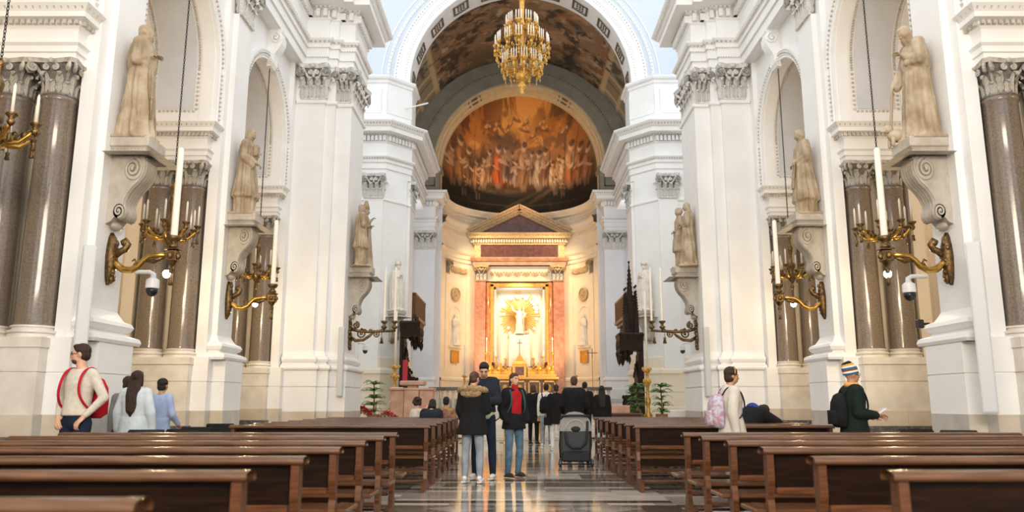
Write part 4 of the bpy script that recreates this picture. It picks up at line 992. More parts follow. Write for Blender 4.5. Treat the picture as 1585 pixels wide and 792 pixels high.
for sx in (-1, 1):
    sd = side_word[sx]; rz = sx*PI/2
    for k in (1, 2):
        x0 = sx*6.40; D = DK[k]
        console(x0, D, 5.20, rz, f'carved scroll console on the {nm[k]} {sd} pier carrying a marble saint')
        bracket(x0, D, 3.36, rz, f'gilded bronze candle bracket on the {nm[k]} {sd} pier under the console')
        tall_candle(sx*(6.40-.966), D, 3.68, 1.42, .052, f'tall white candle on the bracket of the {nm[k]} {sd} pier', 0)
    console(sx*4.98, 22.35, 5.02, rz, f'scroll console carrying the pair of saints on the {sd} crossing pier', 'console', 1.05)
    scroll_bracket(sx*4.98, 22.3, 3.1, rz, f'dark bronze openwork bracket with two cups on the {sd} crossing pier')
    for j, yy in enumerate((1.0, 1.3)): tall_candle(sx*(4.98-yy), 22.3, 3.49, 1.55, .032, f'{("inner", "outer")[j]} of two slim candles on the dark bracket of the {sd} crossing pier')
    cx, cy = sx*5.40, 32.66
    dx, dy = sx*-.747, -.664
    console(cx, cy, 4.95, math.atan2(-dx, dy), f'small scroll console under the bishop statue on the {sd} choir pier', 'console', .95)

# ------------------------------------------------------------------ chandeliers hanging in the nave arches
def chain(parent, x, y, z0, z1, r=.011, step=.052):
    link_me = None; k = int((z1-z0)/step)
    mb = MB(); 
    for j in range(k):
        z = z0+step*(j+.5); 
        pts = [((.014*math.cos(a) if j % 2 else 0), (0 if j % 2 else .014*math.cos(a)), z+.034*math.sin(a)) for a in [2*PI*q/8 for q in range(9)]]
        mb.tube(pts, r*.6, 4)
    o = obj('chain', mb, K['iron'], parent, loc=(x, y, 0)); tag(o, kind='stuff'); return o
def arch_chandelier(x, y, z, zc, label, bulb=True):
    t = thing('chandelier', label, 'chandelier', (x, y, z), 0, 'bronze chandeliers hanging in the nave arches')
    obj('stem', MB().lathe([(.002,-.36),(.03,-.33),(.05,-.28),(.02,-.22),(.06,-.15),(.11,-.06),(.12,.02),(.07,.08),(.05,.12),(.10,.20),(.11,.27),(.05,.34),(.035,.5),(.06,.62),(.075,.70),(.04,.78),(.02,.9),(.04,.94),(.05,.98),(.015,1.04)], 14), K['bronze'], t, True)
    chain(t, 0, 0, 1.02, zc-z)
    proto = None
    for k in range(8):
        a = 2*PI*k/8 + .2
        if proto is None:
            arm = obj('arm', MB().tube([(.08,0,.0),(.20,0,-.06),(.32,0,-.04),(.40,0,.04),(.46,0,.10)], [.03,.035,.03,.026,.024], 7), K['gilt'], t, True)
            mb = MB(); mb.ell((.22,0,0), (.05,.03,.05), 7, 5); mb.ell((.36,0,.05), (.04,.03,.05), 7, 5); mb.tube([(.26,0,-.03),(.30,0,.06),(.25,0,.09),(.22,0,.05)], .015, 5); obj('scroll', mb, K['bronze'], arm, True)
            obj('candle_cup', MB().lathe([(.025,.06),(.05,.10),(.04,.13),(.03,.15),(.07,.19),(.075,.21),(.03,.22)], 10, (.48,0,0)), K['bronze'], arm, True)
            obj('candle', MB().lathe([(.02,.2),(.018,.56),(.004,.60)], 8, (.48,0,0)), K['wax'], arm, True)
            obj('tassel', MB().lathe([(.006,.06),(.006,-.03),(.03,-.05),(.02,-.08),(.035,-.14),(.001,-.15)], 7, (.48,0,0)), K['bronze'], arm, True)
            proto = arm
        else:
            arm = proto.copy(); COL.objects.link(arm); arm.parent = t
            for c in proto.children: q = c.copy(); COL.objects.link(q); q.parent = arm
        arm.rotation_euler = (0, 0, a)
    if bulb:
        obj('lamp_cord', MB().tube([(0,0,-.36),(0,0,-.62)], .006, 5), K['iron'], t); obj('lamp_socket', MB().lathe([(.03,-.66),(.03,-.60),(.01,-.58)], 8), K['iron'], t)
        obj('bulb', MB().ell((0,0,-.71), (.07,.07,.075), 12, 8), K['bulb'], t, True)
        lamp('POINT', 'chandelier_bulb', (x, y-.0, z-.80), 70, (1.0, .74, .42), rad=.06)
    return t
for sx in (-1, 1):
    sd = side_word[sx]
    for yc, w, zz in ((14.135, 'nearer', 4.22), (19.065, 'farther', 4.28)):
        arch_chandelier(sx*6.62, yc, zz, 9.86, f'bronze chandelier on a long chain in the {w} arch of the {sd} nave wall')
arch_chandelier(-6.70, 9.22, 4.42, 9.86, 'bronze chandelier cut by the left edge, in front of the nearest column pair', False)

# ------------------------------------------------------------------ great gilt chandelier of the crossing
gc = thing('crossing_chandelier', 'huge gilded three-tier chandelier with white candles under the crossing', 'chandelier', (0.02, 27.7, 12.5))
obj('stem', MB().lathe([(.002,0),(.05,.04),(.08,.14),(.05,.2),(.12,.3),(.16,.42),(.08,.5),(.14,.56),(.24,.7),(.26,.9),(.16,1.05),(.08,1.15),(.07,1.5),(.12,1.65),(.20,1.8),(.14,2.0),(.07,2.1),(.06,2.5),(.10,2.65),(.16,2.8),(.10,2.95),(.075,3.1),(.09,3.6),(.10,3.9),(.18,3.95),(.16,4.05),(.06,4.1),(.05,4.3)], 16), K['gold'], gc, True)
obj('suspension_rod', MB().tube([(0,0,4.2),(0,0,11)], .025, 6), K['iron'], gc)
mb = MB(); rq = random.Random(8)
for j in range(70):
    a = rq.uniform(0, 2*PI); zz = rq.choice((.62,.8,.95,1.75,1.85,2.78)); r_ = rq.uniform(.16,.32); mb.ell((r_*math.cos(a), r_*math.sin(a), zz+rq.uniform(-.08,.08)), (.05,.05,.06), 6, 4)
obj('stem_ornament', mb, K['gilt'], gc, True)
cn_me = None; arm_me = {}
for n, r, zz, drop in ((12, .74, 1.22, .35), (14, 1.02, 1.95, .40), (10, .60, 2.80, .25)):
    for k in range(n):
        a = 2*PI*k/n + .1
        if (r,) not in arm_me:
            mb = MB(); mb.tube([(.12,0,zz-drop*.2),(r*.4,0,zz-drop*.75),(r*.75,0,zz-drop*.8),(r*.95,0,zz-drop*.45),(r,0,zz)], [.03,.035,.035,.03,.028], 6)
            spiral(mb, (r*.62, 0, zz-drop*.35), .11, (1,0,0), (0,0,1), (0,1,0), .025, 1.4, 12); spiral(mb, (r*.98, 0, zz-drop*.9), .08, (1,0,0), (0,0,1), (0,1,0), .02, 1.4, 12)
            mb.lathe([(.02,zz-.12),(.06,zz-.06),(.09,zz),(.10,zz+.03),(.03,zz+.04)], 8, (r,0,0)); mb.ell((r, 0, zz-.2), (.06,.06,.09), 6, 5); mb.lathe([(.001,zz-drop-.32),(.03,zz-drop-.22),(.01,zz-drop-.16),(.04,zz-drop-.1),(.02,zz-drop)], 7, (r*.92,0,0))
            for q in (-.1, .1): mb.tube([(r*.9,0,zz-.12),(r,q*.7,zz-.10),(r,q,zz)], .018, 5); mb.lathe([(.015,zz-.03),(.045,zz),(.05,zz+.03)], 6, (r,q,0))
            o = obj('arm', mb, K['gilt' if n == 14 else 'gold'], gc, True); arm_me[(r,)] = o.data
        else: o = link('arm', arm_me[(r,)], gc)
        o.rotation_euler = (0, 0, a)
        for q in (-.1, 0, .1):
            px, py = r*math.cos(a)-q*math.sin(a), r*math.sin(a)+q*math.cos(a)
            if cn_me is None: c = obj('candle', MB().lathe([(.022,0),(.02,.36),(.004,.40)], 7), K['wax'], gc, True); cn_me = c.data
            else: c = link('candle', cn_me, gc)
            c.location = (px, py, zz+.03)

# ------------------------------------------------------------------ pews
def pew(L, x, y, label, grp, s):
    """local x from the aisle end (0) outwards, back of the pew at y=0, seat towards +y"""
    t = thing('pew', label, 'pew', (x, y, 0), 0, grp)
    X = lambda a, b: tuple(sorted((s*a, s*b)))
    a, b = X(-.05, L+.05); mb = MB()
    pr = [(-.052,.836),(-.062,.842),(-.066,.852),(-.064,.864),(-.056,.873),(-.040,.8795),(-.015,.884),(.015,.885),(.040,.8825),(.060,.876),(.074,.864),(.078,.850),(.070,.836)]
    mb.loft([[(a+k, p[0]*(1-k*1.5), .86+(p[1]-.86)*(1-k*6)) for p in pr] for k in (.03, 0)] + [[(b-k, p[0]*(1-k*1.5), .86+(p[1]-.86)*(1-k*6)) for p in pr] for k in (0, .03)])
    obj('top_rail', mb, K['wood_rail'], t, True, angle=.9)
    a, b = X(.04, L-.04); obj('back_panel', MB().cbox(a, b, -.012, .02, .60, .84, .004), K['wood_dark'], t)
    obj('lower_rail', MB().cbox(a, b, -.02, .03, .555, .605, .006), K['wood'], t)
    obj('seat', MB().cbox(*X(-.10, L+.10), .04, .42, .415, .45, .008), K['wood_rail'], t)
    obj('seat_rail', MB().cbox(a, b, .05, .08, .33, .415, .005), K['wood_dark'], t)
    obj('stretcher', MB().cbox(a, b, .02, .06, .235, .275, .006), K['wood_rail'], t)
    obj('kneeler', MB().cbox(*X(.02, L-.02), -.30, -.14, .13, .16, .006), K['wood_rail'], t)
    side = [(-.045,.85),(.035,.85),(.045,.70),(.03,.60),(.04,.50),(.10,.455),(.40,.455),(.40,.41),(.14,.40),(.07,.34),(.06,.24),(.09,.14),(.18,.06),(.36,.05),(.38,0),(-.32,0),(-.33,.13),(-.13,.13),(-.06,.16),(-.035,.26),(-.04,.40),(-.015,.52),(-.05,.66)]
    sm = None
    posts = [0, L] if L < 2 else [0, L/3, 2*L/3, L]
    for i, px in enumerate(posts):
        if i in (0, len(posts)-1):
            if sm is None:
                mb = MB(); mb.prism(side, lambda p: (-.024, p[0], p[1]), lambda p: (.024, p[0], p[1])); o = obj('end_panel', mb, K['wood'], t, loc=(s*px, 0, 0)); sm = o.data
            else: link('end_panel', sm, t, (s*px, 0, 0))
        else:
            mb = MB(); mb.cbox(-.03,.03,-.01,.045,.0,.60,.005); mb.cbox(-.025,.025,-.28,.36,.05,.12,.005); mb.cbox(-.025,.025,.04,.36,.36,.415,.005); obj('support', mb, K['wood'], t, loc=(s*px, 0, 0))
    return t
ordn = ['first', 'second', 'third', 'fourth', 'fifth', 'sixth', 'seventh']
near = [2.72, 3.80, 4.78, 5.74, 6.68, 7.60, 8.43]
far_r = [11.2, 12.15, 13.1, 14.05, 15.0, 16.0, 17.0]
for sx in (-1, 1):
    sd = side_word[sx]; x0 = -1.50 if sx < 0 else 1.60
    for i, y in enumerate(near):
        if sx > 0 and i == 0: continue
        n = i + (0 if sx < 0 else -1)
        ln = 3.45 if i > 3 else 2.9
        pew(ln, x0, y, f'dark walnut pew, {ordn[n]} from the camera in the near {sd} block', f'near {sd} block of pews', sx)
    x1 = -1.46 if sx < 0 else 1.50
    for i, y in enumerate(far_r):
        pew(2.7, x1, y, f'dark walnut pew, {ordn[i]} row of the far {sd} block beyond the cross aisle', f'far {sd} block of pews', sx)
from mathutils import noise as mnoise
# ------------------------------------------------------------------ figures
def V3(a): return Vector(a)
def nrm(a): return Vector(a).normalized()
def rig(H=1.7, lean=0.0, pelvis=None, armL=None, armR=None, legL=None, legR=None, yaw=0.0, pitch=0.0, tilt=0.0, sh=.90):
    U = H/1.7; J = {'U': U}
    pz = (.90 if pelvis is None else pelvis/U)*U
    R = Matrix.Rotation(-lean, 3, 'X'); P0 = Vector((0, 0, pz)); J['pelvis'] = P0; J['R'] = R
    sp = lambda x, y, z: P0 + R @ (Vector((x, y, z))*U)
    J['sp'] = sp
    J['neck'] = sp(0, -.005, .555); 
    HR = R @ Matrix.Rotation(yaw, 3, 'Z') @ Matrix.Rotation(-pitch, 3, 'X') @ Matrix.Rotation(tilt, 3, 'Y'); J['HR'] = HR
    J['head'] = J['neck'] + HR @ (Vector((0, .022, .135))*U)
    dn = (0, 0, -1)
    for s, k, arm, leg in ((-1, 'L', armL, legL), (1, 'R', armR, legR)):
        ua, fa = arm if arm else ((s*.14, -.02, -1), (s*.06, .14, -1)); ua, fa = nrm(ua), nrm(fa)
        J['sh'+k] = sp(s*.172*sh, 0, .485); J['el'+k] = J['sh'+k] + ua*.285*U; J['wr'+k] = J['el'+k] + fa*.245*U; J['fa'+k] = fa
        tv, sv = leg if leg else ((s*.03, .02, -1), (0, -.03, -1)); tv, sv = nrm(tv), nrm(sv)
        J['hip'+k] = P0 + Vector((s*.088, 0, -.02))*U; J['kn'+k] = J['hip'+k] + tv*.415*U; J['an'+k] = J['kn'+k] + sv*.405*U
    return J
TORSO = [(-.05,.150,.105,0),(.05,.152,.108,0),(.16,.136,.098,.0),(.26,.142,.104,.0),(.37,.163,.112,.0),(.45,.165,.100,-.005),(.50,.135,.082,-.01),(.535,.085,.068,-.008),(.56,.055,.058,-.002)]
def torso(mb, J, g=0.0, rows=TORSO, w=1.0, belly=0.0, n=16, z0=-9):
    U = J['U']; rings = []
    for z, rx, ry, yo in rows:
        if z < z0: continue
        by = belly*math.exp(-((z-.10)/.12)**2)
        rings.append([tuple(J['sp'](0, yo+by*.5, z) + J['R'] @ Vector(((rx*w+g)*U*math.cos(2*PI*j/n), (ry*w+g+by*.5)*U*math.sin(2*PI*j/n), 0))) for j in range(n)])
    mb.loft(rings)
def arms(mb, J, g=0.0, end=1.0, w=1.0):
    U = J['U']
    for k in 'LR':
        mb.cap(J['sh'+k], J['el'+k], (.050*w+g)*U, (.040*w+g)*U); e = J['el'+k] + (J['wr'+k]-J['el'+k])*end
        mb.cap(J['el'+k], e, (.040*w+g)*U, (.028*w+g*.8)*U)
        mb.cap(J['sp']((-.08 if k == 'L' else .08), -.005, .49), J['sh'+k], (.052+g)*U, (.050*w+g)*U)
def legs(mb, J, g=0.0, end=1.0, w=1.0):
    U = J['U']
    for k in 'LR':
        mb.cap(J['hip'+k], J['kn'+k], (.085*w+g)*U, (.056*w+g)*U); a = J['kn'+k] + (J['an'+k]-J['kn'+k])*end
        m_ = J['kn'+k] + (J['an'+k]-J['kn'+k])*.35
        mb.cap(J['kn'+k], m_, (.055*w+g)*U, (.056*w+g)*U); mb.cap(m_, a, (.056*w+g)*U, (.037*w+g*1.2)*U)
    mb.ell(tuple(J['pelvis']+Vector((0,0,.01))*U), ((.150*w+g)*U, (.108*w+g)*U, .12*U), 14, 8)
def head(mb, J, nose=1.0):
    U = J['U']*.95; H = J['HR']; c = J['head']
    q = lambda x, y, z: tuple(c + H @ (Vector((x, y, z))*U))
    mb.ell(q(0,-.012,.022), (.073*U,.092*U,.092*U), 14, 10, rot=H); mb.ell(q(0,.022,-.045), (.056*U,.062*U,.066*U), 12, 8, rot=H)
    mb.ell(q(0,.048,-.082), (.030*U,.028*U,.024*U), 10, 6, rot=H); mb.ell(q(0,.066,.018), (.052*U,.020*U,.016*U), 10, 6, rot=H)
    mb.cap(q(0,.080,.008), q(0,.100*1.0,-.030), .010*U, .014*U*nose, 8); mb.ell(q(0,.074,-.064), (.024*U,.014*U,.012*U), 8, 5, rot=H)
    for s in (-1, 1):
        mb.ell(q(s*.073,-.008,-.005), (.012*U,.020*U,.031*U), 8, 6, rot=H); mb.ell(q(s*.040,.052,-.025), (.024*U,.022*U,.02*U), 8, 5, rot=H)
    mb.cap(tuple(J['neck']-J['R'] @ Vector((0,0,.04))*U), q(0,-.018,-.06), .060*U, .052*U, 12)
def hairmesh(J, style):
    mb = MB(); U = J['U']*.95; H = J['HR']; c = J['head']; q = lambda x, y, z: tuple(c + H @ (Vector((x, y, z))*U))
    mb.ell(q(0,-.022,.040), (.081*U,.092*U,.088*U), 14, 9, rot=H); mb.ell(q(0,-.045,-.01), (.074*U,.066*U,.075*U), 12, 8, rot=H)
    if style == 'short': mb.ell(q(0,.03,.092), (.060*U,.050*U,.028*U), 10, 6, rot=H)
    else: mb.ell(q(0,.02,.085), (.066*U,.055*U,.030*U), 10, 6, rot=H)
    if style in ('long', 'bob'):
        for s in (-1, 1): mb.cap(q(s*.066,-.01,.01), q(s*.074,-.015,-.10), .026*U, .024*U, 8)
    if style == 'bob': mb.ell(q(0,-.05,-.06), (.085*U,.065*U,.085*U), 12, 8, rot=H)
    if style == 'crop': mb.ell(q(0,-.035,-.03), (.082*U,.072*U,.075*U), 12, 8, rot=H); mb.ell(q(0,-.02,.05), (.092*U,.10*U,.088*U), 12, 8, rot=H)
    if style == 'long':
        mb.ell(q(0,-.03,.03), (.092*U,.10*U,.095*U), 12, 8, rot=H)
        R = J['R']; b0 = Vector(q(0,-.06,-.02)); sp = J['sp']
        mb.cap(b0, sp(0,-.10,.44), .100*U, .108*U, 12, flat=.5); mb.cap(sp(0,-.10,.44), sp(.01,-.135,.26), .110*U, .078*U, 12, flat=.42); mb.cap(sp(.01,-.135,.26), sp(.015,-.14,.18), .07*U, .03*U, 10, flat=.4)
    if style == 'bun': mb.ell(q(0,-.095,.035), (.040*U,.036*U,.040*U), 10, 7, rot=H)
    if style == 'curly':
        rq = random.Random(4)
        for j in range(34):
            t, p = rq.uniform(0, 2*PI), rq.uniform(-.8, 1.4); mb.ell(q(.095*math.cos(t)*math.cos(p), -.045+.085*math.sin(t)*math.cos(p), .01+.11*math.sin(p)), .032*U, 8, 5)
    if style == 'tail': mb.cap(q(0,-.105,.02), q(0,-.13,-.10), .032*U, .02*U, 8)
    return mb
def hand_shape():
    mb = MB(); mb.ell((0,.045,0), (.036,.052,.016), 12, 8); mb.cap((0,-.02,0),(0,.02,0),.024,.026,10)
    for i, (x, L, r) in enumerate(((-.030,.058,.0080),(-.010,.070,.0086),(.011,.066,.0086),(.030,.052,.0076))):
        p = [(x,.082,0),(x*1.08,.082+L*.5,-.010),(x*1.08,.082+L*.78,-.032),(x*1.05,.082+L*.82,-.052)]
        mb.cap(p[0], p[1], r*1.1, r, 8); mb.cap(p[1], p[2], r, r*.95, 8); mb.cap(p[2], p[3], r*.95, r*.8, 8)
    p = [(-.026,.012,-.002),(-.050,.045,-.014),(-.050,.078,-.026)]
    mb.cap(p[0], p[1], .013, .0105, 8); mb.cap(p[1], p[2], .0105, .0085, 8); return mb
HAND = skin(hand_shape(), .0055, 3); HAND.name = 'hand'; HAND.polygons.foreach_set('use_smooth', [True]*len(HAND.polygons))
_hm = MB(); _hm.__init__()
HANDM = HAND.copy()
for v_ in HANDM.vertices: v_.co.x *= -1
HANDM.flip_normals()
def add_hands(t, J, m, which='LR', roll=(0, 0)):
    for k in which:
        me = (HAND if k == 'R' else HANDM)
        key = me.name + m.name
        if key not in bpy.data.meshes:
            c = me.copy(); c.name = key; c.materials.clear(); c.materials.append(m)
        f = J['fa'+k]; side = Vector((1, 0, 0)); side = (side - f*side.dot(f))
        if side.length < .1: side = Vector((0, 0, 1)) - f*f.z
        side.normalize(); up = side.cross(f)
        M = Matrix((side, f, up)).transposed()
        M = M @ Matrix.Rotation(roll['LR'.index(k)], 3, 'Y')
        o = link('hand', bpy.data.meshes[key], t, J['wr'+k] + f*.012*J['U'], M.to_euler()); o.scale = (J['U'],)*3

# ------------------------------------------------------------------ marble statues
def robe(mb, J, rows, folds, amp, ph=0.0, n=96, w=1.0, back=None):
    U = J['U']; rings = []
    for z, rx, ry, yo, f in rows:
        ring = []
        for j in range(n):
            a = 2*PI*j/n
            d = 1 + amp*f*(.65*(2*abs(math.sin(folds*.5*a+ph+z*.9))-1)+.35*(2*abs(math.sin(folds*.83*a+2.3+z*1.4))-1))
            y = yo + ry*d*math.sin(a)*w
            if back is not None: y = max(y, back)
            ring.append(((rx*d*math.cos(a))*U*w, y*U, z*U))
        rings.append(ring)
    mb.loft(rings)
ROBE = [(0,.235,.205,0,1.2),(.03,.24,.21,0,1.2),(.25,.215,.185,0,1.0),(.55,.195,.165,0,.8),(.85,.178,.148,0,.75),(1.02,.165,.135,0,.55),(1.2,.175,.135,0,.45),(1.34,.175,.12,0,.12),(1.42,.13,.09,-.01,0),(1.47,.07,.065,0,0)]
def statue(name, label, x, y, z, rz, H, m, kw, extra=None, rows=ROBE, folds=9, amp=.17, hair='short', beard=False, mantle=False, cat='statue', vox=.0145):
    t = thing(name, label, cat, (x, y, z), rz)
    J = rig(1.7, **kw); mb = MB(); robe(mb, J, rows, folds, amp, w=1.10)
    arms(mb, J, .028); head(mb, J); torso(mb, J, .015)
    for k in 'LR':
        f = J['fa'+k]; w_ = J['wr'+k]; mb.ell(tuple(w_), (.034,.036,.034), 10, 7); 
        mb.cap(J['el'+k]+Vector((0,0,-.03)), J['el'+k]+(w_-J['el'+k])*.75+Vector((0,0,-.10)), .06, .05, 10)      # hanging sleeve
        mb.ell((.10 if k == 'R' else -.10, .20, .035), (.05,.09,.04), 8, 6)
    hm = hairmesh(J, hair); mb.add(hm.v, hm.f)
    c = J['head']; HR = J['HR']; q = lambda a, b, d: tuple(c + HR @ Vector((a, b, d)))
    if beard: mb.ell(q(0,.066,-.095), (.045,.038,.055), 10, 7, rot=HR)
    if mantle:      # heavy cowl over the shoulders
        robe(mb, J, [(1.02,.20,.17,-.01,.6),(1.12,.225,.185,-.01,.5),(1.28,.215,.165,-.01,.35),(1.40,.165,.125,-.015,.15),(1.48,.095,.085,-.01,0)], 11, .07, 1.1)
        mb.ell((0,-.085,1.46), (.095,.075,.075), 12, 7)
    mb.box(-.27, .27, -.22, .25, -.02, .025)
    me = skin(mb, vox, 1); me.name = 'figure'
    nv = len(me.vertices); co = np.empty(nv*3, np.float32); no = np.empty(nv*3, np.float32)
    me.vertices.foreach_get('co', co); me.vertices.foreach_get('normal', no); co = co.reshape(-1, 3); no = no.reshape(-1, 3)
    dsp = np.array([mnoise.noise((a*15, b*15, c*2.6+x))*.017+.007*mnoise.noise((a*34, b*34, c*9)) for a, b, c in co.tolist()], np.float32)
    dsp *= np.where(co[:, 2] < .04, 0, np.where(co[:, 2] < 1.38, 1.0, np.where(co[:, 2] < 1.47, .25, .12)))
    me.vertices.foreach_set('co', (co+no*dsp[:, None]).astype(np.float32).ravel())
    me.update(); me.materials.clear(); me.materials.append(m)
    me.polygons.foreach_set('material_index', [0]*len(me.polygons)); me.polygons.foreach_set('use_smooth', [True]*len(me.polygons))
    link('figure', me, t)
    add_hands(t, J, m)
    if extra: extra(t, J, m)
    t.scale = (H/1.72,)*3
    return t
def ex_cross(t, J, m):
    mb = MB(); p = J['wrR']; mb.box(p.x-.02, p.x+.02, p.y+.04, p.y+.07, p.z-.12, p.z+.30); mb.box(p.x-.09, p.x+.09, p.y+.04, p.y+.07, p.z+.14, p.z+.18); obj('crucifix', mb, m, t)
def ex_cord(t, J, m):
    mb = MB(); mb.tube([(.06,.17,1.0),(.07,.19,.8),(.065,.20,.5),(.07,.21,.3)], .014, 6); mb.ell((.066,.20,.6), .024, 6, 4); obj('rope_belt', mb, m, t, True)
def ex_staff(t, J, m):
    p = J['wrR'] + J['faR']*.07; mb = MB(); mb.tube([(p.x,p.y+.10,.02),(p.x,p.y+.01,p.z),(p.x-.01,p.y-.02,p.z+.12)], [.02,.022,.02], 8); obj('staff', mb, m, t, True)
    b = MB(); c = J['head']; HR = J['HR']; q = lambda a, b_, d: tuple(c + HR @ Vector((a, b_, d))); b.cap(q(0,.066,-.09), q(0,.07,-.24), .05, .022, 10, flat=.7); obj('long_beard', b, m, t, True)
    # a small animal at the feet
    b = MB(); b.ell((.16,.26,.14), (.10,.13,.09), 10, 7); b.ell((.18,.36,.24), (.055,.07,.06), 9, 6); b.cap((.18,.41,.22),(.18,.45,.21),.03,.022,8); b.cap((.12,.33,.10),(.12,.34,.0),.03,.025,8); b.cap((.22,.33,.10),(.22,.34,.0),.03,.025,8); obj('animal', b, m, t, True)
def ex_stole(t, J, m):
    mb = MB()
    mb.loft([[(-.03,.155,1.05),(.05,.155,1.05),(.05,.175,1.05),(-.03,.175,1.05)],[(-.04,.20,.75),(.05,.20,.75),(.05,.225,.75),(-.04,.225,.75)],[(-.05,.225,.52),(.06,.225,.52),(.06,.245,.52),(-.05,.245,.52)]]); obj('stole', mb, m, t)
def ex_book(t, J, m):
    p = J['wrL']; mb = MB(); mb.box(p.x-.02, p.x+.14, p.y-.02, p.y+.05, p.z-.02, p.z+.18); obj('book', mb, m, t)
def ex_mitre(t, J, m):
    c = J['head']; mb = MB(); HR = J['HR']; q = lambda a, b, d: tuple(c + HR @ Vector((a, b, d)))
    mb.loft([[q(-.085,-.09,.06),q(.085,-.09,.06),q(.085,.075,.06),q(-.085,.075,.06)],[q(-.10,-.06,.16),q(.10,-.06,.16),q(.10,.06,.16),q(-.10,.06,.16)],[q(-.015,-.03,.30),q(.015,-.03,.30),q(.015,.03,.30),q(-.015,.03,.30)]]); obj('mitre', mb, m, t, True)
    b = MB(); b.loft([[(x*k, .14+.02*j, z) for x, j in ((-.16,0),(0,1),(.16,0),(.16,-1),(-.16,-1))] for z, k in ((.55,1.1),(.8,1.15),(1.05,1.0))]); obj('cope_panel', b, m, t)
    p = J['wrR'] + J['faR']*.05
for sx in (-1, 1):
    rz = sx*PI/2; sd = side_word[sx]
    xs = sx*(6.40-.24)
    for k in (1, 2):
        y = DK[k]
        if (sx, k) == (-1, 1):
            statue('saint_statue', 'marble friar statue with round hooded cape and folded hands on nearest left console', xs, y, 5.20, rz, 1.98, K['statue'], dict(armL=((-.25,.05,-1),(.75,.5,.35)), armR=((.25,.05,-1),(-.75,.5,.40)), yaw=.15, pitch=-.05), ex_cord, hair='short', beard=True, mantle=True, folds=9)
        elif (sx, k) == (1, 1):
            statue('saint_statue', 'marble statue of a bald bearded hermit leaning on a staff on nearest right console', xs, y, 5.20, rz, 1.98, K['statue'], dict(armL=((-.25,.1,-1),(.7,.4,.5)), armR=((.2,.15,-1),(.0,.45,-.75)), yaw=.1, pitch=.42, lean=.06), ex_staff, hair='none', mantle=True, folds=8, amp=.12)
        elif (sx, k) == (-1, 2):
            statue('saint_statue', 'marble statue in lace surplice looking down at crossed hands on second left console', xs, y, 5.20, rz, 2.0, K['statue'], dict(armL=((-.28,.05,-1),(.7,.55,.25)), armR=((.28,.05,-1),(-.5,.6,-.35)), yaw=-.1, pitch=.28), ex_book, rows=[(0,.19,.165,0,.8),(.30,.195,.17,0,1.0),(.34,.24,.205,0,1.3),(.55,.215,.18,0,1.0),(.85,.18,.15,0,.6),(1.02,.17,.14,0,.35),(1.2,.18,.14,0,.25),(1.34,.175,.12,0,.12),(1.42,.13,.09,-.01,0),(1.47,.07,.065,0,0)], hair='bob', folds=12)
        else:
            statue('saint_statue', 'marble statue of a young cleric with hanging stole and clasped hands on second right console', xs, y, 5.20, rz, 2.0, K['statue'], dict(armL=((-.2,.05,-1),(.65,.5,-.3)), armR=((.2,.05,-1),(-.65,.5,-.25)), yaw=-.25, pitch=.22), ex_stole, rows=[(0,.18,.155,0,.8),(.24,.19,.165,0,1.0),(.28,.235,.20,0,1.2),(.55,.215,.18,0,1.0),(.85,.18,.15,0,.6),(1.02,.17,.14,0,.35),(1.2,.18,.14,0,.25),(1.34,.175,.12,0,.12),(1.42,.13,.09,-.01,0),(1.47,.07,.065,0,0)], hair='short', folds=10)
    # pairs on the crossing piers
    xs = sx*(4.98-.28)
    tun = [(0,.13,.12,0,.6),(.45,.15,.13,0,.8),(.50,.205,.17,0,1.2),(.75,.19,.155,0,.9),(1.0,.155,.13,0,.4),(1.2,.17,.13,0,.25),(1.34,.17,.12,0,.12),(1.42,.13,.09,-.01,0),(1.47,.07,.065,0,0)]
    if sx < 0:
        statue('saint_statue', 'marble youth in short tunic, nearer figure of the pair on left crossing pier', xs, 22.05, 5.02, rz+.5, 1.85, K['statue'], dict(armL=((-.2,.0,-1),(.25,.35,-.9)), armR=((.2,.0,-1),(-.75,.45,.45)), yaw=-.4), rows=tun, hair='bob', folds=8)
        statue('saint_statue', 'marble figure with staff and tall crown, farther of the pair on left crossing pier', xs-.0, 22.68, 5.02, rz, 1.92, K['statue'], dict(armL=((-.2,.0,-1),(.7,.5,.2)), armR=((.3,.0,-1),(-.1,.6,.6))), ex_mitre, hair='long', folds=9)
    else:
        statue('saint_statue', 'marble veiled woman, nearer figure of the embracing pair on right crossing pier', xs+.08, 22.05, 5.02, rz-.3, 1.9, K['statue'], dict(armL=((-.2,.0,-1),(.75,.5,.1)), armR=((.2,.0,-1),(-.7,.5,-.1)), yaw=.2, pitch=.15), hair='long', folds=8, amp=.12)
        statue('saint_statue', 'marble lean man in short tunic, farther figure of the pair on right crossing pier', xs-.04, 22.62, 5.02, rz, 1.88, K['statue'], dict(armL=((-.15,.0,-1),(.3,.3,-.9)), armR=((.2,.0,-1),(-.6,.5,-.2)), yaw=.3, pitch=.2), rows=tun, hair='curly', folds=7)
    dx, dy = sx*-.747, -.664
    statue('bishop_statue', f'whiter marble bishop in mitre and cope on the {sd} choir pier', sx*5.40+dx*.26, 32.66+dy*.26, 4.95, math.atan2(-dx, dy), 2.0, K['statue_w'], dict(armL=((-.2,.05,-1),(.6,.5,.3)), armR=((.25,.05,-1),(-.4,.6,.35)), yaw=sx*.2), ex_mitre, rows=[(0,.22,.2,0,1.0),(.3,.24,.205,0,1.0),(.8,.25,.19,0,.7),(1.1,.24,.17,0,.5),(1.3,.20,.135,0,.3),(1.40,.14,.10,-.01,.1),(1.47,.07,.065,0,0)], folds=8)
    th = math.acos(3.92/4.62); rr_ = 4.62-.10
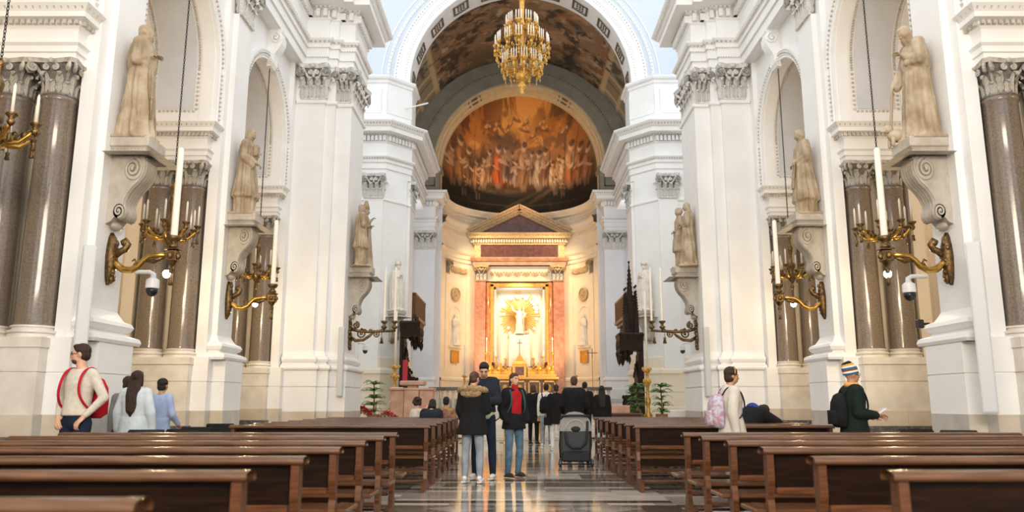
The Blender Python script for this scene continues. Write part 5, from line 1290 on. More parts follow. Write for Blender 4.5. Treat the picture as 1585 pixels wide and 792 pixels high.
    statue('niche_statue', f'small pale statue in the {sd} niche of the apse', sx*rr_*math.cos(th), 44.4+rr_*math.sin(th), 4.52, PI+sx*(th-PI/2), 1.9, K['statue_w'], dict(armL=((-.2,.05,-1),(.6,.5,.3)), armR=((.2,.05,-1),(-.6,.5,.1))), folds=8, hair='bob', vox=.025)
chs = statue('altar_statue', 'white robed figure with raised arm in the golden burst over the altar', 0, 47.86, 5.32, PI, 1.62, K['statue_w'], dict(armL=((-.6,.3,-.3),(.2,.6,-.4)), armR=((.9,.1,.5),(.5,.2,1)), yaw=-.1), folds=7, hair='long', beard=True, vox=.022, amp=.14)
lean_staff = MB().tube([(-.30,.05,.0),(-.26,.05,1.75)], .03, 7); obj('banner_staff', lean_staff, K['statue_w'], chs, True)
# ------------------------------------------------------------------ furnishings
def candelabrum(x, y, z, h, label, sz=1.0):
    t = thing('floor_candelabrum', label, 'candelabrum', (x, y, z))
    mb = MB(); mb.lathe([(.22,0),(.22,.05),(.15,.10),(.13,.18),(.17,.22),(.08,.30),(.06,.45),(.10,.55),(.11,.62),(.055,.70),(.05,.95),(.09,1.02),(.10,1.10),(.05,1.17),(.05,1.32),(.13,1.38),(.15,1.42),(.06,1.45),(.055,1.5)], 14); obj('stem', mb, K['gold'], t, True)
    mb = MB()
    for k in range(3):
        a = 2*PI*k/3+.5; mb.ell((.15*math.cos(a), .15*math.sin(a), .08), (.06,.06,.09), 7, 5); mb.ell((.12*math.cos(a), .12*math.sin(a), 1.12), (.05,.05,.07), 7, 5); mb.ell((.15*math.cos(a), .15*math.sin(a), 1.45), (.05,.05,.05), 7, 5)
    tag(obj('ornament', mb, K['gold'], t, True), kind='stuff')
    t.scale = (1, 1, sz)
    obj('candle', MB().lathe([(.04,1.45),(.036,1.45+h),(.006,1.46+h)], 10), K['wax'], t, True); return t
candelabrum(-4.35, 26.95, .95, 1.9, 'gold floor candelabrum with tall candle behind the rose marble ambo')
candelabrum(4.32, 27.2, .47, 2.1, 'gold floor candelabrum with tall candle between two potted palms', 1.28)
# ambo
am = thing('ambo', 'rose marble ambo with broad lectern slab on the left of the sanctuary', 'ambo', (-3.72, 27.0, .47))
for k, (x0, x1) in enumerate(((-.72,-.26),(-.25,.25),(.26,.72))): obj('front_panel', MB().cbox(x0, x1, -.38 - (.05 if k == 1 else 0), .3, 0, 1.12, .015), K['orange_marble'], am)
obj('top_ledge', MB().cbox(-.76,.76,-.44,.36,1.12,1.2,.015), K['orange_marble'], am)
mb = MB(); mb.cbox(-.42,.42,-.36,.30,1.28,1.44,.03); mb.cbox(-.16,.16,-.25,.2,1.2,1.28,.01); obj('lectern_slab', mb, K['orange_marble'], am)
mb = MB(); mb.cbox(-.70,-.30,-.36,-.2,1.2,1.22,.004); obj('altar_cloth', mb, K['white_fab'], am)
# carved thrones
def throne(x, y, z, s, spire, label, rz, scl):
    t = thing('carved_throne', label, 'throne', (x, y, z), rz); t.scale = scl
    w = .55; mb = MB()
    mb.cbox(-w, w, .1, .25, 0, 3.0, .01)
    for k in range(5): mb.box(-w+.1+.2*k, -w+.24+.2*k, .05, .1, .4, 2.6)
    obj('back_panel', mb, K['wood_carved'], t)
    for q in (-1, 1):
        mb = MB(); mb.prism([(.1,0),(-.55,0),(-.55,.75),(-.45,1.0),(-.2,1.05),(.0,1.45),(.1,1.7)], lambda p: (q*w-.04, p[0], p[1]), lambda p: (q*w+.04, p[0], p[1]))
        for j in range(6): mb.ell((q*w, -.5+.1*j, .95+.1*j*(j > 2)), (.06,.08,.09), 6, 4)
        obj('side_panel', mb, K['wood_carved'], t, True, angle=.6)
    obj('seat', MB().cbox(-w, w, -.5, .1, .48, .56, .01), K['wood_carved'], t)
    mb = MB(); rq = random.Random(12); mb.prism([(-w,1.5),(w,1.5),(w,1.75),(.25,2.0),(0,2.35),(-.25,2.0),(-w,1.75)], lambda p: (p[0],-.02,p[1]), lambda p: (p[0],.1,p[1]))
    for j in range(26): u = rq.uniform(-w, w); mb.ell((u, -.03, 1.75+.5*(1-abs(u)/w)*rq.uniform(.7,1.1)), (.06,.05,.06), 6, 4)
    obj('crest', mb, K['wood_carved'], t, True, angle=.6)
    mb = MB(); cz = 2.75
    mb.loft([[(a*w*k, b*.8*k-.25, zz) for a, b in ((-1.1,-.6),(1.1,-.6),(1.1,.6),(-1.1,.6))] for zz, k in ((cz,1),(cz+.5,1.05),(cz+.62,1.12),(cz+.7,1.0))])
    for j in range(11):
        u = -w*1.1+w*2.2*j/10; zz = cz-.16-.30*abs(math.sin(j*1.3)); mb.lathe([(.001,-.16),(.06,0),(.07,.1),(.03,.2),(.06,.3)], 7, (u, -.72+.2*(j % 3), zz)); mb.ell((u, -.5+.1*(j % 4), cz-.06), (.06,.06,.10), 6, 4); mb.ell((u, -.72, cz-.02), (.07,.05,.09), 6, 4)
        mb.ell((u, -.74, cz+.25), (.05,.04,.18), 6, 4)
    obj('canopy', mb, K['wood_carved'], t, True, angle=.5)
    if spire:
        for (px, py, r, h) in ((0,0,.30,2.9),(-.42,.2,.13,1.5),(.42,.2,.13,1.5),(-.22,-.2,.13,1.8),(.22,-.2,.13,1.8),(-.22,.24,.13,1.9),(.22,.24,.13,1.9)):
            mb = MB(); zz = cz+.68
            mb.loft([[(px+r*math.cos(PI/4+k*PI/2), py-.2+r*math.sin(PI/4+k*PI/2), zz+q*h) for k in range(4)] for q, r in ((0,r),(.42,r*.85),(.44,r*.65),(.98,r*.08),(1,.01))])
            for j in range(8):
                q = .46+.06*j; rr = r*(1.0-.1*j)*.6
                for k in range(4): mb.ell((px+rr*math.cos(k*PI/2+PI/4), py-.2+rr*math.sin(k*PI/2+PI/4), zz+q*h), (.035,.035,.045), 5, 3)
            mb.ell((px, py-.2, zz+h*1.0), (.05,.05,.06), 6, 4); obj('pinnacle', mb, K['wood_carved'], t)
    else:
        mb = MB()
        for j in range(12): mb.ell((-w+w*2*j/11, -.5, cz+.78+.12*math.sin(j*PI/11*3)**2), (.07,.05,.10), 6, 4)
        obj('cresting', mb, K['wood_carved'], t, True)
    return t
throne(-4.68, 32.0, 1.25, -1, False, 'black carved wooden throne with hanging canopy behind the left ambo', PI/2, (1.0, .8, .92))
obj('throne_step', MB().box(-5.2, -3.9, 31.2, 32.7, .45, 1.25), K['step'], ps)
throne(4.36, 29.9, .47, 1, True, 'tall black carved Gothic throne with pinnacled spire on the right', -PI/2, (.82, .9, .96))
# red vestment glimpsed beside the left throne and its hanging lamp chain are left as one drape
rd = tag(obj('red_drape', MB().cbox(-.10, .10, -.06, .06, 0, .9, .03), K['red_leaf'], loc=(-4.62, 31.35, 1.95)), 'narrow red cloth hanging inside the left carved throne', 'cloth')
# choir galleries between the piers
for s in (-1, 1):
    g = thing('choir_gallery', f'wooden gallery balcony with slatted parapet on the {side_word[s]} side of the choir', 'balcony', (0, 0, 0))
    X = lambda a, b: tuple(sorted((s*a, s*b)))
    mb = MB(); mb.cbox(*X(4.75, 6.5), 35.2, 39.2, 4.95, 5.12, .02); mb.cbox(*X(4.85, 6.5), 35.3, 39.1, 4.8, 4.95, .02); obj('shelf', mb, K['wood'], g)
    mb = MB(); mb.cbox(*X(5.0, 6.4), 35.5, 38.9, 4.35, 4.8, .02)
    for k in range(10): mb.ell((s*4.98, 35.7+.34*k, 4.57), (.04,.12,.2), 6, 5)
    obj('carved_soffit', mb, K['vault_dark'], g)
    mb = MB(); mb.cbox(*X(4.76, 4.86), 35.2, 39.2, 6.0, 6.1, .01); mb.cbox(*X(4.85, 6.5), 35.2, 35.3, 6.0, 6.1, .01); obj('rail', mb, K['wood'], g)
    obj('parapet_panel', MB().box(*X(4.83, 4.87), 35.25, 39.15, 5.12, 6.0), K['bronze'], g)
    me = None
    for k in range(14):
        if me is None: o = obj('slat', MB().cbox(-.03,.03,-.05,.05,5.12,6.0,.008), K['wood'], g, loc=(s*4.80, 35.3+.29*k, 0)); me = o.data
        else: link('slat', me, g, (s*4.80, 35.3+.29*k, 0))
    me = None
    for k in range(6):
        if me is None: o = obj('slat', MB().cbox(-.05,.05,-.03,.03,5.12,6.0,.008), K['wood'], g, loc=(s*(4.9+.29*k), 35.25, 0)); me = o.data
        else: link('slat', me, g, (s*(4.9+.29*k), 35.25, 0))
# potted palms and red flowers
def palm(x, y, z, h, label, n=95):
    t = thing('potted_palm', label, 'plant', (x, y, z), 0, 'potted palms by the sanctuary')
    obj('pot', MB().lathe([(.14,0),(.18,.02),(.21,.3),(.23,.32),(.20,.33),(.19,.28)], 14), K['terracotta'], t, True, angle=.6)
    rq = random.Random(int(x*100)); mb = MB(); mb.tube([(0,0,.25),(.02,0,h*.4),(-.01,.02,h*.75)], [.035,.03,.02], 7); mb.tube([(.03,.03,.25),(.1,.06,h*.45)], [.025,.015], 6); obj('stem', mb, K['terracotta'], t)
    for k in range(n):
        a = rq.uniform(0, 2*PI); L = rq.uniform(.26,.42)*h*.62; z0 = h*rq.choice((.22,.35,.48,.62,.74)); up = rq.uniform(.2, 1.7); pts = []
        mb = MB(); rings = []
        for q in range(6):
            u = q/5; r_ = L*u; zz = z0 + up*L*(u-.75*u*u*1.2); w = .035*h*.7*math.sin(PI*min(u*.85+.15, 1))+.002
            c, s2 = math.cos(a), math.sin(a); rings.append([(r_*c-w*s2, r_*s2+w*c, zz), (r_*c, r_*s2, zz+.012), (r_*c+w*s2, r_*s2-w*c, zz), (r_*c, r_*s2, zz-.004)])
        mb.loft(rings); obj('leaf', mb, K['leaf'], t)
    return t
palm(-4.98, 26.6, .47, 1.75, 'potted palm beside the gold candelabrum left of the ambo')
palm(3.90, 27.0, .47, 1.62, 'potted palm left of the gold candelabrum, before the Gothic throne')
palm(4.74, 27.0, .47, 1.65, 'potted palm right of the gold candelabrum by the white pier')
def flowers(x, y, z, label):
    t = thing('red_poinsettia', label, 'flowers', (x, y, z)); rq = random.Random(int(x*10+99))
    obj('pot', MB().lathe([(.14,-z),(.2,.02-z),(.22,.2),(.18,.2)], 12), K['white_fab'], t, True)
    mb = MB(); mg = MB()
    for k in range(70):
        a = rq.uniform(0, 6.3); r_ = rq.uniform(0,.36); c = (r_*math.cos(a), r_*math.sin(a), .28+.22*(1-r_/.4)+rq.uniform(-.05,.05))
        R_ = Euler((rq.uniform(-.7,.7), rq.uniform(-.7,.7), rq.uniform(0,6))).to_matrix()
        (mg if k % 4 == 0 else mb).ell(c, (.10,.045,.012), 7, 4, rot=R_)
    tag(obj('bract', mb, K['red_leaf'], t), kind='stuff'); tag(obj('foliage', mg, K['leaf'], t), kind='stuff'); return t
flowers(-5.06, 25.15, .52, 'red poinsettia bush in front of the left choir pier'); flowers(-4.30, 25.15, .40, 'low flower arrangement at the foot of the left palm')
t = thing('kneeler_bench', 'low red cushioned kneeler with white cloth by the right choir pier', 'kneeler', (5.25, 25.2, 0))
obj('frame', MB().cbox(-.55,.55,-.2,.2,0,.45,.02), K['wood'], t); obj('cushion', MB().cbox(-.55,.55,-.24,.22,.45,.62,.04), K['red_leaf'], t); obj('white_cloth', MB().cbox(-.5,.1,.22,.4,.4,.95,.02), K['white_fab'], t)
# small desk, rope barrier
d = thing('prayer_desk', 'dark wooden desk with orange front panel by the Gothic throne', 'desk', (3.15, 25.0, 0))
obj('body', MB().cbox(-.55,.55,-.25,.25,0,.8,.015), K['wood'], d); obj('sloped_top', MB().cbox(-.6,.6,-.3,.3,.8,.86,.01), K['wood_rail'], d); obj('front_panel', MB().cbox(-.5,.2,-.2,.1,.86,1.1,.01), K['orange_marble'], d)
pts = [(-1.75, 23.9), (-.55, 23.9), (.5, 23.9), (1.7, 23.9)]
for i, (x, y) in enumerate(pts):
    p = thing('barrier_post', f'brass barrier post, {ordn[i]} from the left of the rope line before the steps', 'post', (x, y, 0), 0, 'rope barrier posts')
    obj('post', MB().lathe([(.16,0),(.16,.02),(.03,.04),(.025,.92),(.045,.95),(.03,1.0),(.001,1.01)], 12), K['gilt'], p, True)
for i, (a, b) in enumerate(zip(pts[:-1], pts[1:])):
    n = 9; P = [(a[0]+(b[0]-a[0])*k/n, a[1], .88-.55*(1-((k/n-.5)*2)**2)*.6) for k in range(n+1)]
    tag(obj('barrier_rope', MB().tube(P, .022, 7), K['black_plastic'], None, True), f'dark sagging rope, {ordn[i]} span from the left before the steps', 'rope')
# loudspeaker columns
def speaker(x, y, z0, z1, w, label):
    t = thing('column_speaker', label, 'loudspeaker', (x, y, z0))
    obj('cabinet', MB().cbox(-w/2, w/2, -.07, .07, 0, z1-z0, .008), K['grey_plastic'], t); obj('grille', MB().cbox(-w/2+.015, w/2-.015, -.078, -.066, .02, (z1-z0)*.98, .003), K['grey_plastic'], t)
    obj('bracket', MB().cbox(-.03,.03,.05,.16,(z1-z0)*.6,(z1-z0)*.64,.005), K['grey_plastic'], t); return t
speaker(-6.17, 10.72, 1.22, 3.35, .17, 'pale grey column loudspeaker on the nearest left pier').rotation_euler = (0, 0, .55)
speaker(6.20, 10.72, 1.05, 3.40, .19, 'pale grey column loudspeaker on the nearest right pier').rotation_euler = (0, 0, -.55)
speaker(-4.93, 21.2, 1.35, 3.20, .15, 'slim grey column loudspeaker on the left crossing pier')
speaker(4.95, 21.2, 1.35, 3.20, .15, 'slim grey column loudspeaker on the right crossing pier')
def dome_cam(x, y, z, s, label, sc=1.0):
    t = thing('security_camera', label, 'camera', (x, y, z), 0, None, sc)
    obj('bracket', MB().tube([(s*.26,0,.20),(s*.05,0,.20),(0,0,.17),(0,0,.08)], [.03,.03,.035,.045], 9), K['cam_white'], t, True)
    obj('housing', MB().lathe([(.04,.12),(.085,.09),(.09,0),(.085,-.03)], 14), K['cam_white'], t, True, angle=.7); obj('dome', MB().lathe([(.083,-.03),(.08,-.08),(.05,-.13),(.002,-.15)], 14), K['black_plastic'], t, True); return t
dome_cam(-6.02, 12.35, 3.02, -1, 'white dome security camera below the nearest left bracket', 1.15); dome_cam(6.08, 12.35, 2.95, 1, 'white dome security camera below the nearest right bracket', 1.15)
dome_cam(-4.72, 23.45, 2.75, -1, 'small dark dome camera below the left crossing bracket', .9); dome_cam(4.78, 23.45, 2.75, 1, 'small dark dome camera below the right crossing bracket', .9)
mo = thing('motion_sensor', 'tiny dark wall sensor under the right dome camera', 'sensor', (6.38, 12.7, 2.45)); obj('body', MB().cbox(-.05,.05,-.05,.05,-.07,.07,.01), K['black_plastic'], mo); obj('arm', MB().cbox(.04,.16,-.015,.015,-.02,.02,.004), K['iron'], mo)
# folding chairs along the walls
def chair(x, y, rz, label):
    t = thing('folding_chair', label, 'chair', (x, y, 0), rz, 'black folding chairs along the walls')
    obj('backrest', MB().cbox(-.22,.22,-.21,-.18,.62,.86,.012), K['black_plastic'], t); obj('seat', MB().cbox(-.22,.22,-.18,.22,.43,.46,.01), K['black_plastic'], t)
    for q in (-.21, .21):
        obj('leg', MB().tube([(q,-.21,.84),(q,-.16,.45),(q,.24,.0)], .012, 6), K['iron'], t); obj('leg', MB().tube([(q,.2,.43),(q,-.22,0)], .012, 6), K['iron'], t)
    return t
chair(-4.85, 10.2, .1, 'black folding chair before the woman with long hair'); chair(-4.42, 10.35, -.1, 'black folding chair in front of the person in the blue shirt'); chair(-4.64, 11.3, 0, 'black folding chair beside the far left pew end')
chair(-4.95, 13.0, 0, 'black folding chair farther back by the second left pier')
chair(4.85, 10.3, .1, 'black folding chair to the right of the man in the beanie'); chair(5.25, 10.0, -.1, 'second black folding chair right of the man in the beanie')
# pushchair
st = thing('stroller', 'grey and black baby stroller parked in the aisle behind the dark jacket man', 'stroller', (.92, 15.2, 0))
G = mat('grey_canopy_fabric', (.30, .29, .27), .8); B_ = mat('charcoal_fabric', (.035, .042, .048), .7); B2 = mat('black_fabric', (.012, .013, .015), .75)
mb = MB(); mb.loft([[(x*k, y_, z_) for x, y_ in ((-.29,-.10),(-.25,-.16),(.25,-.16),(.29,-.10),(.29,.22),(-.29,.22))] for z_, k in ((.14,.92),(.35,1.0),(.62,1.0),(.66,.98))]); obj('seat_shell', mb, B_, st, True, angle=.6)
mb = MB(); rings = []
for q in range(9):
    a = PI*q/8; rings.append([(.30*math.cos(a)*k, y_, .66+.36*math.sin(a)**.7*k) for y_, k in ((-.17,.98),(-.15,1.0),(.10,1.0),(.30,.92))])
mb.loft(rings, closed=False, caps=False)
poly = [(.30*math.cos(PI*q/12), .66+.36*max(math.sin(PI*q/12), 0)**.7) for q in range(13)]
mb.prism(poly, lambda p: (p[0]*.98, -.17, p[1]), lambda p: (p[0]*.98, -.14, p[1])); obj('canopy', mb, G, st, True, angle=.5)
mb = MB(); mb.tube([(.19*math.cos(a), -.18, .68+.19*math.sin(a)) for a in [PI*q/10 for q in range(11)]], .012, 6); obj('canopy_seam', mb, mat('pale_grey_fabric', (.45,.44,.42), .8), st, True)
obj('window_flap', MB().ell((0,-.175,.70), (.09,.02,.05), 12, 7), B2, st, True)
mb = MB(); mb.tube([(-.26,-.05,.90),(-.24,-.20,.94),(-.1,-.24,.95),(.1,-.24,.95),(.24,-.20,.94),(.26,-.05,.90)], .022, 8); obj('push_handle', mb, B2, st, True)
mb = MB(); mb.tube([(-.20,-.19,.64),(-.17,-.22,.45),(-.08,-.23,.36),(.08,-.23,.36),(.18,-.22,.45),(.21,-.20,.62),(.22,-.2,.85)], .025, 8); obj('strap', mb, B2, st, True)
obj('basket', MB().cbox(-.27,.27,-.20,.25,.10,.30,.03), B2, st)
mb = MB()
for s in (-1, 1): mb.tube([(s*.29,-.12,.66),(s*.30,-.05,.4),(s*.28,.1,.16)], .014, 6); mb.tube([(s*.30,-.15,.08),(s*.28,.3,.10)], .012, 6)
mb.tube([(-.34,-.15,.06),(.34,-.15,.06)], .014, 6); obj('frame', mb, K['iron'], st, True)
wm = None
for (x, y) in ((-.30,-.18),(.30,-.18),(-.26,.34),(.26,.34)):
    if wm is None:
        mb = MB(); q = MB().lathe([(.02,-.025),(.06,-.025),(.075,-.015),(.075,.015),(.06,.025),(.02,.025)], 16); mb.add([(v[2], v[0], v[1]) for v in q.v], q.f); o = obj('wheel', mb, K['black_plastic'], st, True, (x, y, .076), .6); wm = o.data
    else: link('wheel', wm, st, (x, y, .076))

bp = thing('banner_pole', 'thin white pole projecting from the cornice of the left choir pier', 'pole', (-5.0, 33.0, 13.05)); obj('pole', MB().tube([(-.2,0,0),(-.2,0,1.0),(.9,-.3,1.15)], .035, 6), K['cam_white'], bp)
# ------------------------------------------------------------------ people
def fab(name, c, c2=None, sc=8, b=.35): return mat(name, c, .9, spec=.18, col2=c2 or tuple(min(1, q*1.25) for q in c), scale=sc, bump=b*1.6, bscale=11)
SK = mat('skin_light', (.56, .31, .20), .5, col2=(.62, .36, .25), scale=20); SKD = mat('skin_tan', (.42, .21, .12), .5, col2=(.47, .25, .15), scale=20)
hr_ = lambda n_, a, b: mat(n_, a, .5, col2=b, scale=1.0, bump=.9, bscale=1.6, stretch=(60, 60, 7), spec=.3)
H_BL = hr_('black_hair', (.008, .007, .006), (.016, .013, .011)); H_BR = hr_('brown_hair', (.050, .023, .011), (.105, .052, .026)); H_DK = hr_('dark_brown_hair', (.020, .010, .007), (.046, .021, .012))
JEAN = fab('washed_denim', (.21, .245, .285), (.32, .36, .41)); JEAN_B = fab('blue_denim', (.065, .12, .18), (.12, .20, .28)); JEAN_D = fab('dark_denim', (.012, .018, .035)); PALE_J = fab('pale_blue_denim', (.30, .38, .48), (.40, .48, .58))
BLK = fab('black_cloth', (.010, .010, .011)); NAVY = fab('navy_cloth', (.016, .02, .028)); WHITE_T = fab('white_cloth_trousers', (.66, .65, .63)); BEIGE = fab('beige_coat_cloth', (.52, .48, .42), (.60, .56, .50)); SWEAT = fab('cream_knit', (.54, .49, .42), (.61, .56, .49), 20)
LBLUE = fab('pale_blue_jacket', (.50, .57, .62), (.60, .66, .70)); SHIRT = fab('blue_chambray', (.30, .38, .58), (.38, .46, .66)); RED = fab('red_knit', (.32, .012, .016)); RED_B = fab('red_backpack_nylon', (.40, .012, .022)); GREEN = fab('pale_green_cloth', (.42, .52, .34)); TEAL = fab('teal_nylon', (.03, .075, .075))
DGREEN = fab('dark_green_cloth', (.009, .015, .013)); ORANGE = fab('orange_scarf_cloth', (.62, .30, .08)); GREYC = fab('grey_cloth', (.16, .155, .15)); FUR = mat('tan_fur', (.30, .19, .09), .95, col2=(.48, .34, .19), scale=40, bump=1.0, bscale=70)
SNEAK = mat('white_sneaker', (.70, .70, .69), .6); BOOT = mat('dark_boot', (.03, .03, .03), .6); SOLE = mat('shoe_sole', (.4, .4, .4), .7); FLORAL = mat('floral_cloth', (.46, .24, .30), .8, col2=(.46, .50, .60), scale=24, lo=.42, hi=.58, bump=.5); BLUEH = fab('royal_blue_cloth', (.02, .04, .22)); MUST = fab('mustard_purple_cloth', (.38, .24, .04), (.14, .05, .12), 10)
EYE = mat('eye_dark', (.02, .012, .01), .2); LIP = mat('lip', (.36, .12, .10), .5)
def person(label, x, y, H, face, top, bottom, shoe, hair, hstyle, skin_m=SK, kw=None, hem=-.06, g=.018, belly=0.0, z=0.0, topw=1.0, hands='LR', sleeves=.96, collar=None, skirt=None, roll=(0, 0), eyes=True, vox=.0145, extra=None):
    t = thing('person', label, 'person', (x, y, z), math.atan2(-face[0], face[1]))
    J = rig(H, **(kw or {})); U = J['U']
    mb = MB(); torso(mb, J, -.012, w=.94); arms(mb, J, -.004); legs(mb, J, -.012); head(mb, J); skinned('body', mb, vox*.9*U, skin_m, t, 3)
    rows = [r for r in TORSO if r[0] >= hem]
    if hem < -.06: rows = TORSO
    mb = MB(); torso(mb, J, g, [(min(r[0], .535), *r[1:]) for r in rows[:-1]], topw, belly); arms(mb, J, g*.9, sleeves, topw)
    if skirt:      # lower part of a coat: (drop below pelvis, half width, half depth)
        d, rx, ry = skirt; n = 18; rings = []
        for q in range(6):
            k = q/5; zz = .14 - (d+.14)*k; rings.append([tuple(J['pelvis'] + Vector(((.152*topw+g+(rx-.152)*k)*math.cos(2*PI*j/n)*(1+.03*k*math.sin(5*j)), (.106*topw+g+(ry-.106)*k)*math.sin(2*PI*j/n), zz))*U) for j in range(n)])
        mb.loft(rings)
    if collar: 
        for j in range(10):
            a, b = 2*PI*j/10, 2*PI*(j+1)/10
            mb.cap(J['sp'](.070*math.cos(a), -.01+.066*math.sin(a), .535-.03*math.sin(a)), J['sp'](.070*math.cos(b), -.01+.066*math.sin(b), .535-.03*math.sin(b)), collar*U, collar*U, 6)
    skinned('top', mb, vox*U, top, t, 4)
    mb = MB(); legs(mb, J, .008, .985); skinned('trousers', mb, vox*U, bottom, t, 4)
    for k in 'LR':
        a = J['an'+k]; s = -1 if k == 'L' else 1; mb = MB()
        mb.ell((a.x+s*.012*U, a.y+.065*U, a.z-.015*U), (.042*U,.125*U,.036*U), 12, 7); mb.ell((a.x, a.y-.01*U, a.z+.015*U), (.044*U,.058*U,.05*U), 10, 7); mb.box(a.x-.036*U+s*.008*U, a.x+.036*U+s*.008*U, a.y-.055*U, a.y+.17*U, a.z-.052*U, a.z-.028*U)
        obj('shoe', mb, shoe, t, True, angle=.9)
    if hands: add_hands(t, J, skin_m, hands, roll)
    if hstyle != 'none':
        mb = hairmesh(J, hstyle); skinned('hair', mb, .012*U, hair, t, 2)
    c = J['head']; HR = J['HR']; q = lambda a, b, d: tuple(c + HR @ (Vector((a, b, d))*U*.95))
    if eyes:
        for s in (-1, 1): obj('eye', MB().ell(q(s*.028,.074,.004), (.010*U,.008*U,.006*U), 8, 5, rot=HR), EYE, t, True)
        obj('eyebrows', MB().cap(q(-.045,.078,.028), q(-.014,.086,.026), .005*U, .005*U, 6).cap(q(.045,.078,.028), q(.014,.086,.026), .005*U, .005*U, 6), hair, t, True)
        obj('mouth', MB().ell(q(0,.086,-.064), (.021*U,.006*U,.006*U), 8, 5, rot=HR), LIP, t, True)
    J['t'] = t; J['q'] = q
    if extra: extra(t, J)
    return t, J
def backpack(owner, J, m, label, m2=None, w=.16, h=.22, d=.10, straps=True, sm=None):
    t = thing('backpack', label, 'backpack', owner.location, owner.rotation_euler[2]); sp = J['sp']; U = J['U']
    mb = MB(); R = J['R']
    rings = []
    for k, (zz, kw_, kd) in enumerate(((.02,.75,.6),(.06,.98,.9),(.20,1.0,1.0),(.34,.95,.9),(.43,.7,.65),(.46,.4,.35))):
        c = (0, -.135-d*.75*kd, zz)
        rings.append([tuple(sp(*c) + R @ Vector((w*kw_*U*math.copysign(abs(math.cos(a))**.6, math.cos(a)), d*kd*U*math.copysign(abs(math.sin(a))**.6, math.sin(a)), 0))) for a in [2*PI*j/20 for j in range(20)]])
    mb.loft(rings); obj('bag', mb, m, t, True)
    mb = MB(); mb.loft([[tuple(sp(a*w*.7, -.135-d*1.55-b, zz)) for a, b in ((-1,0),(-.8,.05),(.8,.05),(1,0),(1,-.05),(-1,-.05))] for zz in (.06,.10,.2,.24)]); obj('front_pocket', mb, m2 or m, t, True)
    if straps:
        for s in (-1, 1):
            P = [sp(s*.09,-.14,.44), sp(s*.11,-.09,.53), sp(s*.115,.0,.555), sp(s*.12,.09,.50), sp(s*.125,.135,.38), sp(s*.14,.135,.26), sp(s*.17,.06,.14), sp(s*.165,-.08,.08)]
            for _ in range(2): P = [P[0]] + [v_ for a_, b_ in zip(P[:-1], P[1:]) for v_ in (a_*.75+b_*.25, a_*.25+b_*.75)] + [P[-1]]
            obj('strap', MB().tube(P, .018*U, 8, flat=.5), sm or m, t, True)
    mb = MB(); mb.tube([sp(-.03,-.15,.46), sp(0,-.15,.50), sp(.03,-.15,.46)], .008, 6); obj('handle', mb, m2 or m, t, True)
    return t
# 1 man in cream sweater, hands in pockets
pk = lambda s: ((s*.50,-.22,-1), (-s*.135,.150,-.23))
t, J = person('man in cream sweater and glasses with hands in jeans pockets, head turned left', -5.28, 9.2, 1.87, (-.30, -.95), SWEAT, JEAN_D, BOOT, H_DK, 'short', SK, dict(armL=pk(-1), armR=pk(1), yaw=-.98, pitch=.04, sh=.92), hem=-.02, g=.010, belly=.028, collar=.015)
q = J['q']; g_ = MB()
for s in (-1, 1): g_.tube([q(s*.03+.024*math.cos(a), .090, .004+.018*math.sin(a)) for a in [2*PI*k/10 for k in range(11)]], .0025, 5); g_.tube([q(s*.054,.088,.008), q(s*.073,.02,.008), q(s*.075,-.01,.006)], .0025, 5)
g_.tube([q(-.008,.092,.006), q(.008,.092,.006)], .0025, 5); obj('glasses', g_, K['black_plastic'], t, True)
b_ = MB(); b_.ell(q(0,.036,-.072), (.053,.050,.042), 10, 7, rot=J['HR']); obj('beard', b_, H_BR, t, True)
backpack(t, J, RED_B, 'red backpack worn by the man in the cream sweater', w=.165, d=.085)
# 2, 3 visitors with their backs turned
person('woman with long dark brown hair and pale blue jacket seen from behind by the wall', -5.36, 10.75, 1.62, (.05, 1), LBLUE, PALE_J, SNEAK, H_DK, 'long', SK, dict(armL=((-.30,-.05,-1),(-.05,.2,-1)), armR=((.30,-.05,-1),(.05,.3,-1))), g=.034, skirt=(.16,.19,.15), eyes=False)
person('person with short black hair and blue shirt seen from behind at the left wall', -5.66, 12.2, 1.55, (.35, 1), SHIRT, JEAN, BOOT, H_BL, 'crop', SKD, dict(armL=((-.2,.1,-1),(.1,.5,-1)), armR=((.25,.1,-1),(-.1,.7,-.6))), g=.026, skirt=(.12,.175,.13), eyes=False)
person('dark haired person almost hidden between the long haired woman and the pier', -5.70, 11.2, 1.55, (-.2, 1), GREYC, JEAN_D, BOOT, H_DK, 'crop', SK, None, g=.02, eyes=False)
# 4 the couple in the aisle
t, J = person('woman in black parka with fur hood, back to camera', -.86, 12.15, 1.66, (.25, 1), BLK, JEAN, SNEAK, H_BR, 'bun', SK, dict(armL=((-.22,.05,-1),(.1,.55,-.8)), armR=((.22,.15,-1),(-.15,.8,.1)), yaw=-.3, pitch=.15, legL=((-.06,.0,-1),(-.01,-.02,-1)), legR=((.05,.06,-1),(.02,-.05,-1))), g=.045, skirt=(.17,.215,.165), eyes=False)
mb = MB(); sp = J['sp']
for k in range(16):
    a = 2*PI*k/16; mb.ell(tuple(sp(.185*math.cos(a), -.02+.135*math.sin(a), .505-.035*math.sin(a))), (.066,.062,.045), 10, 7)
mb.ell(tuple(sp(0,-.13,.46)), (.17,.06,.06), 12, 8); me = skin(mb, .012, 2)
rr_ = np.random.RandomState(2)
for v_ in me.vertices: v_.co += v_.normal*float(rr_.uniform(-.006, .012))
me.name = 'fur_hood'; me.materials.clear(); me.materials.append(FUR); link('fur_hood', me, t)
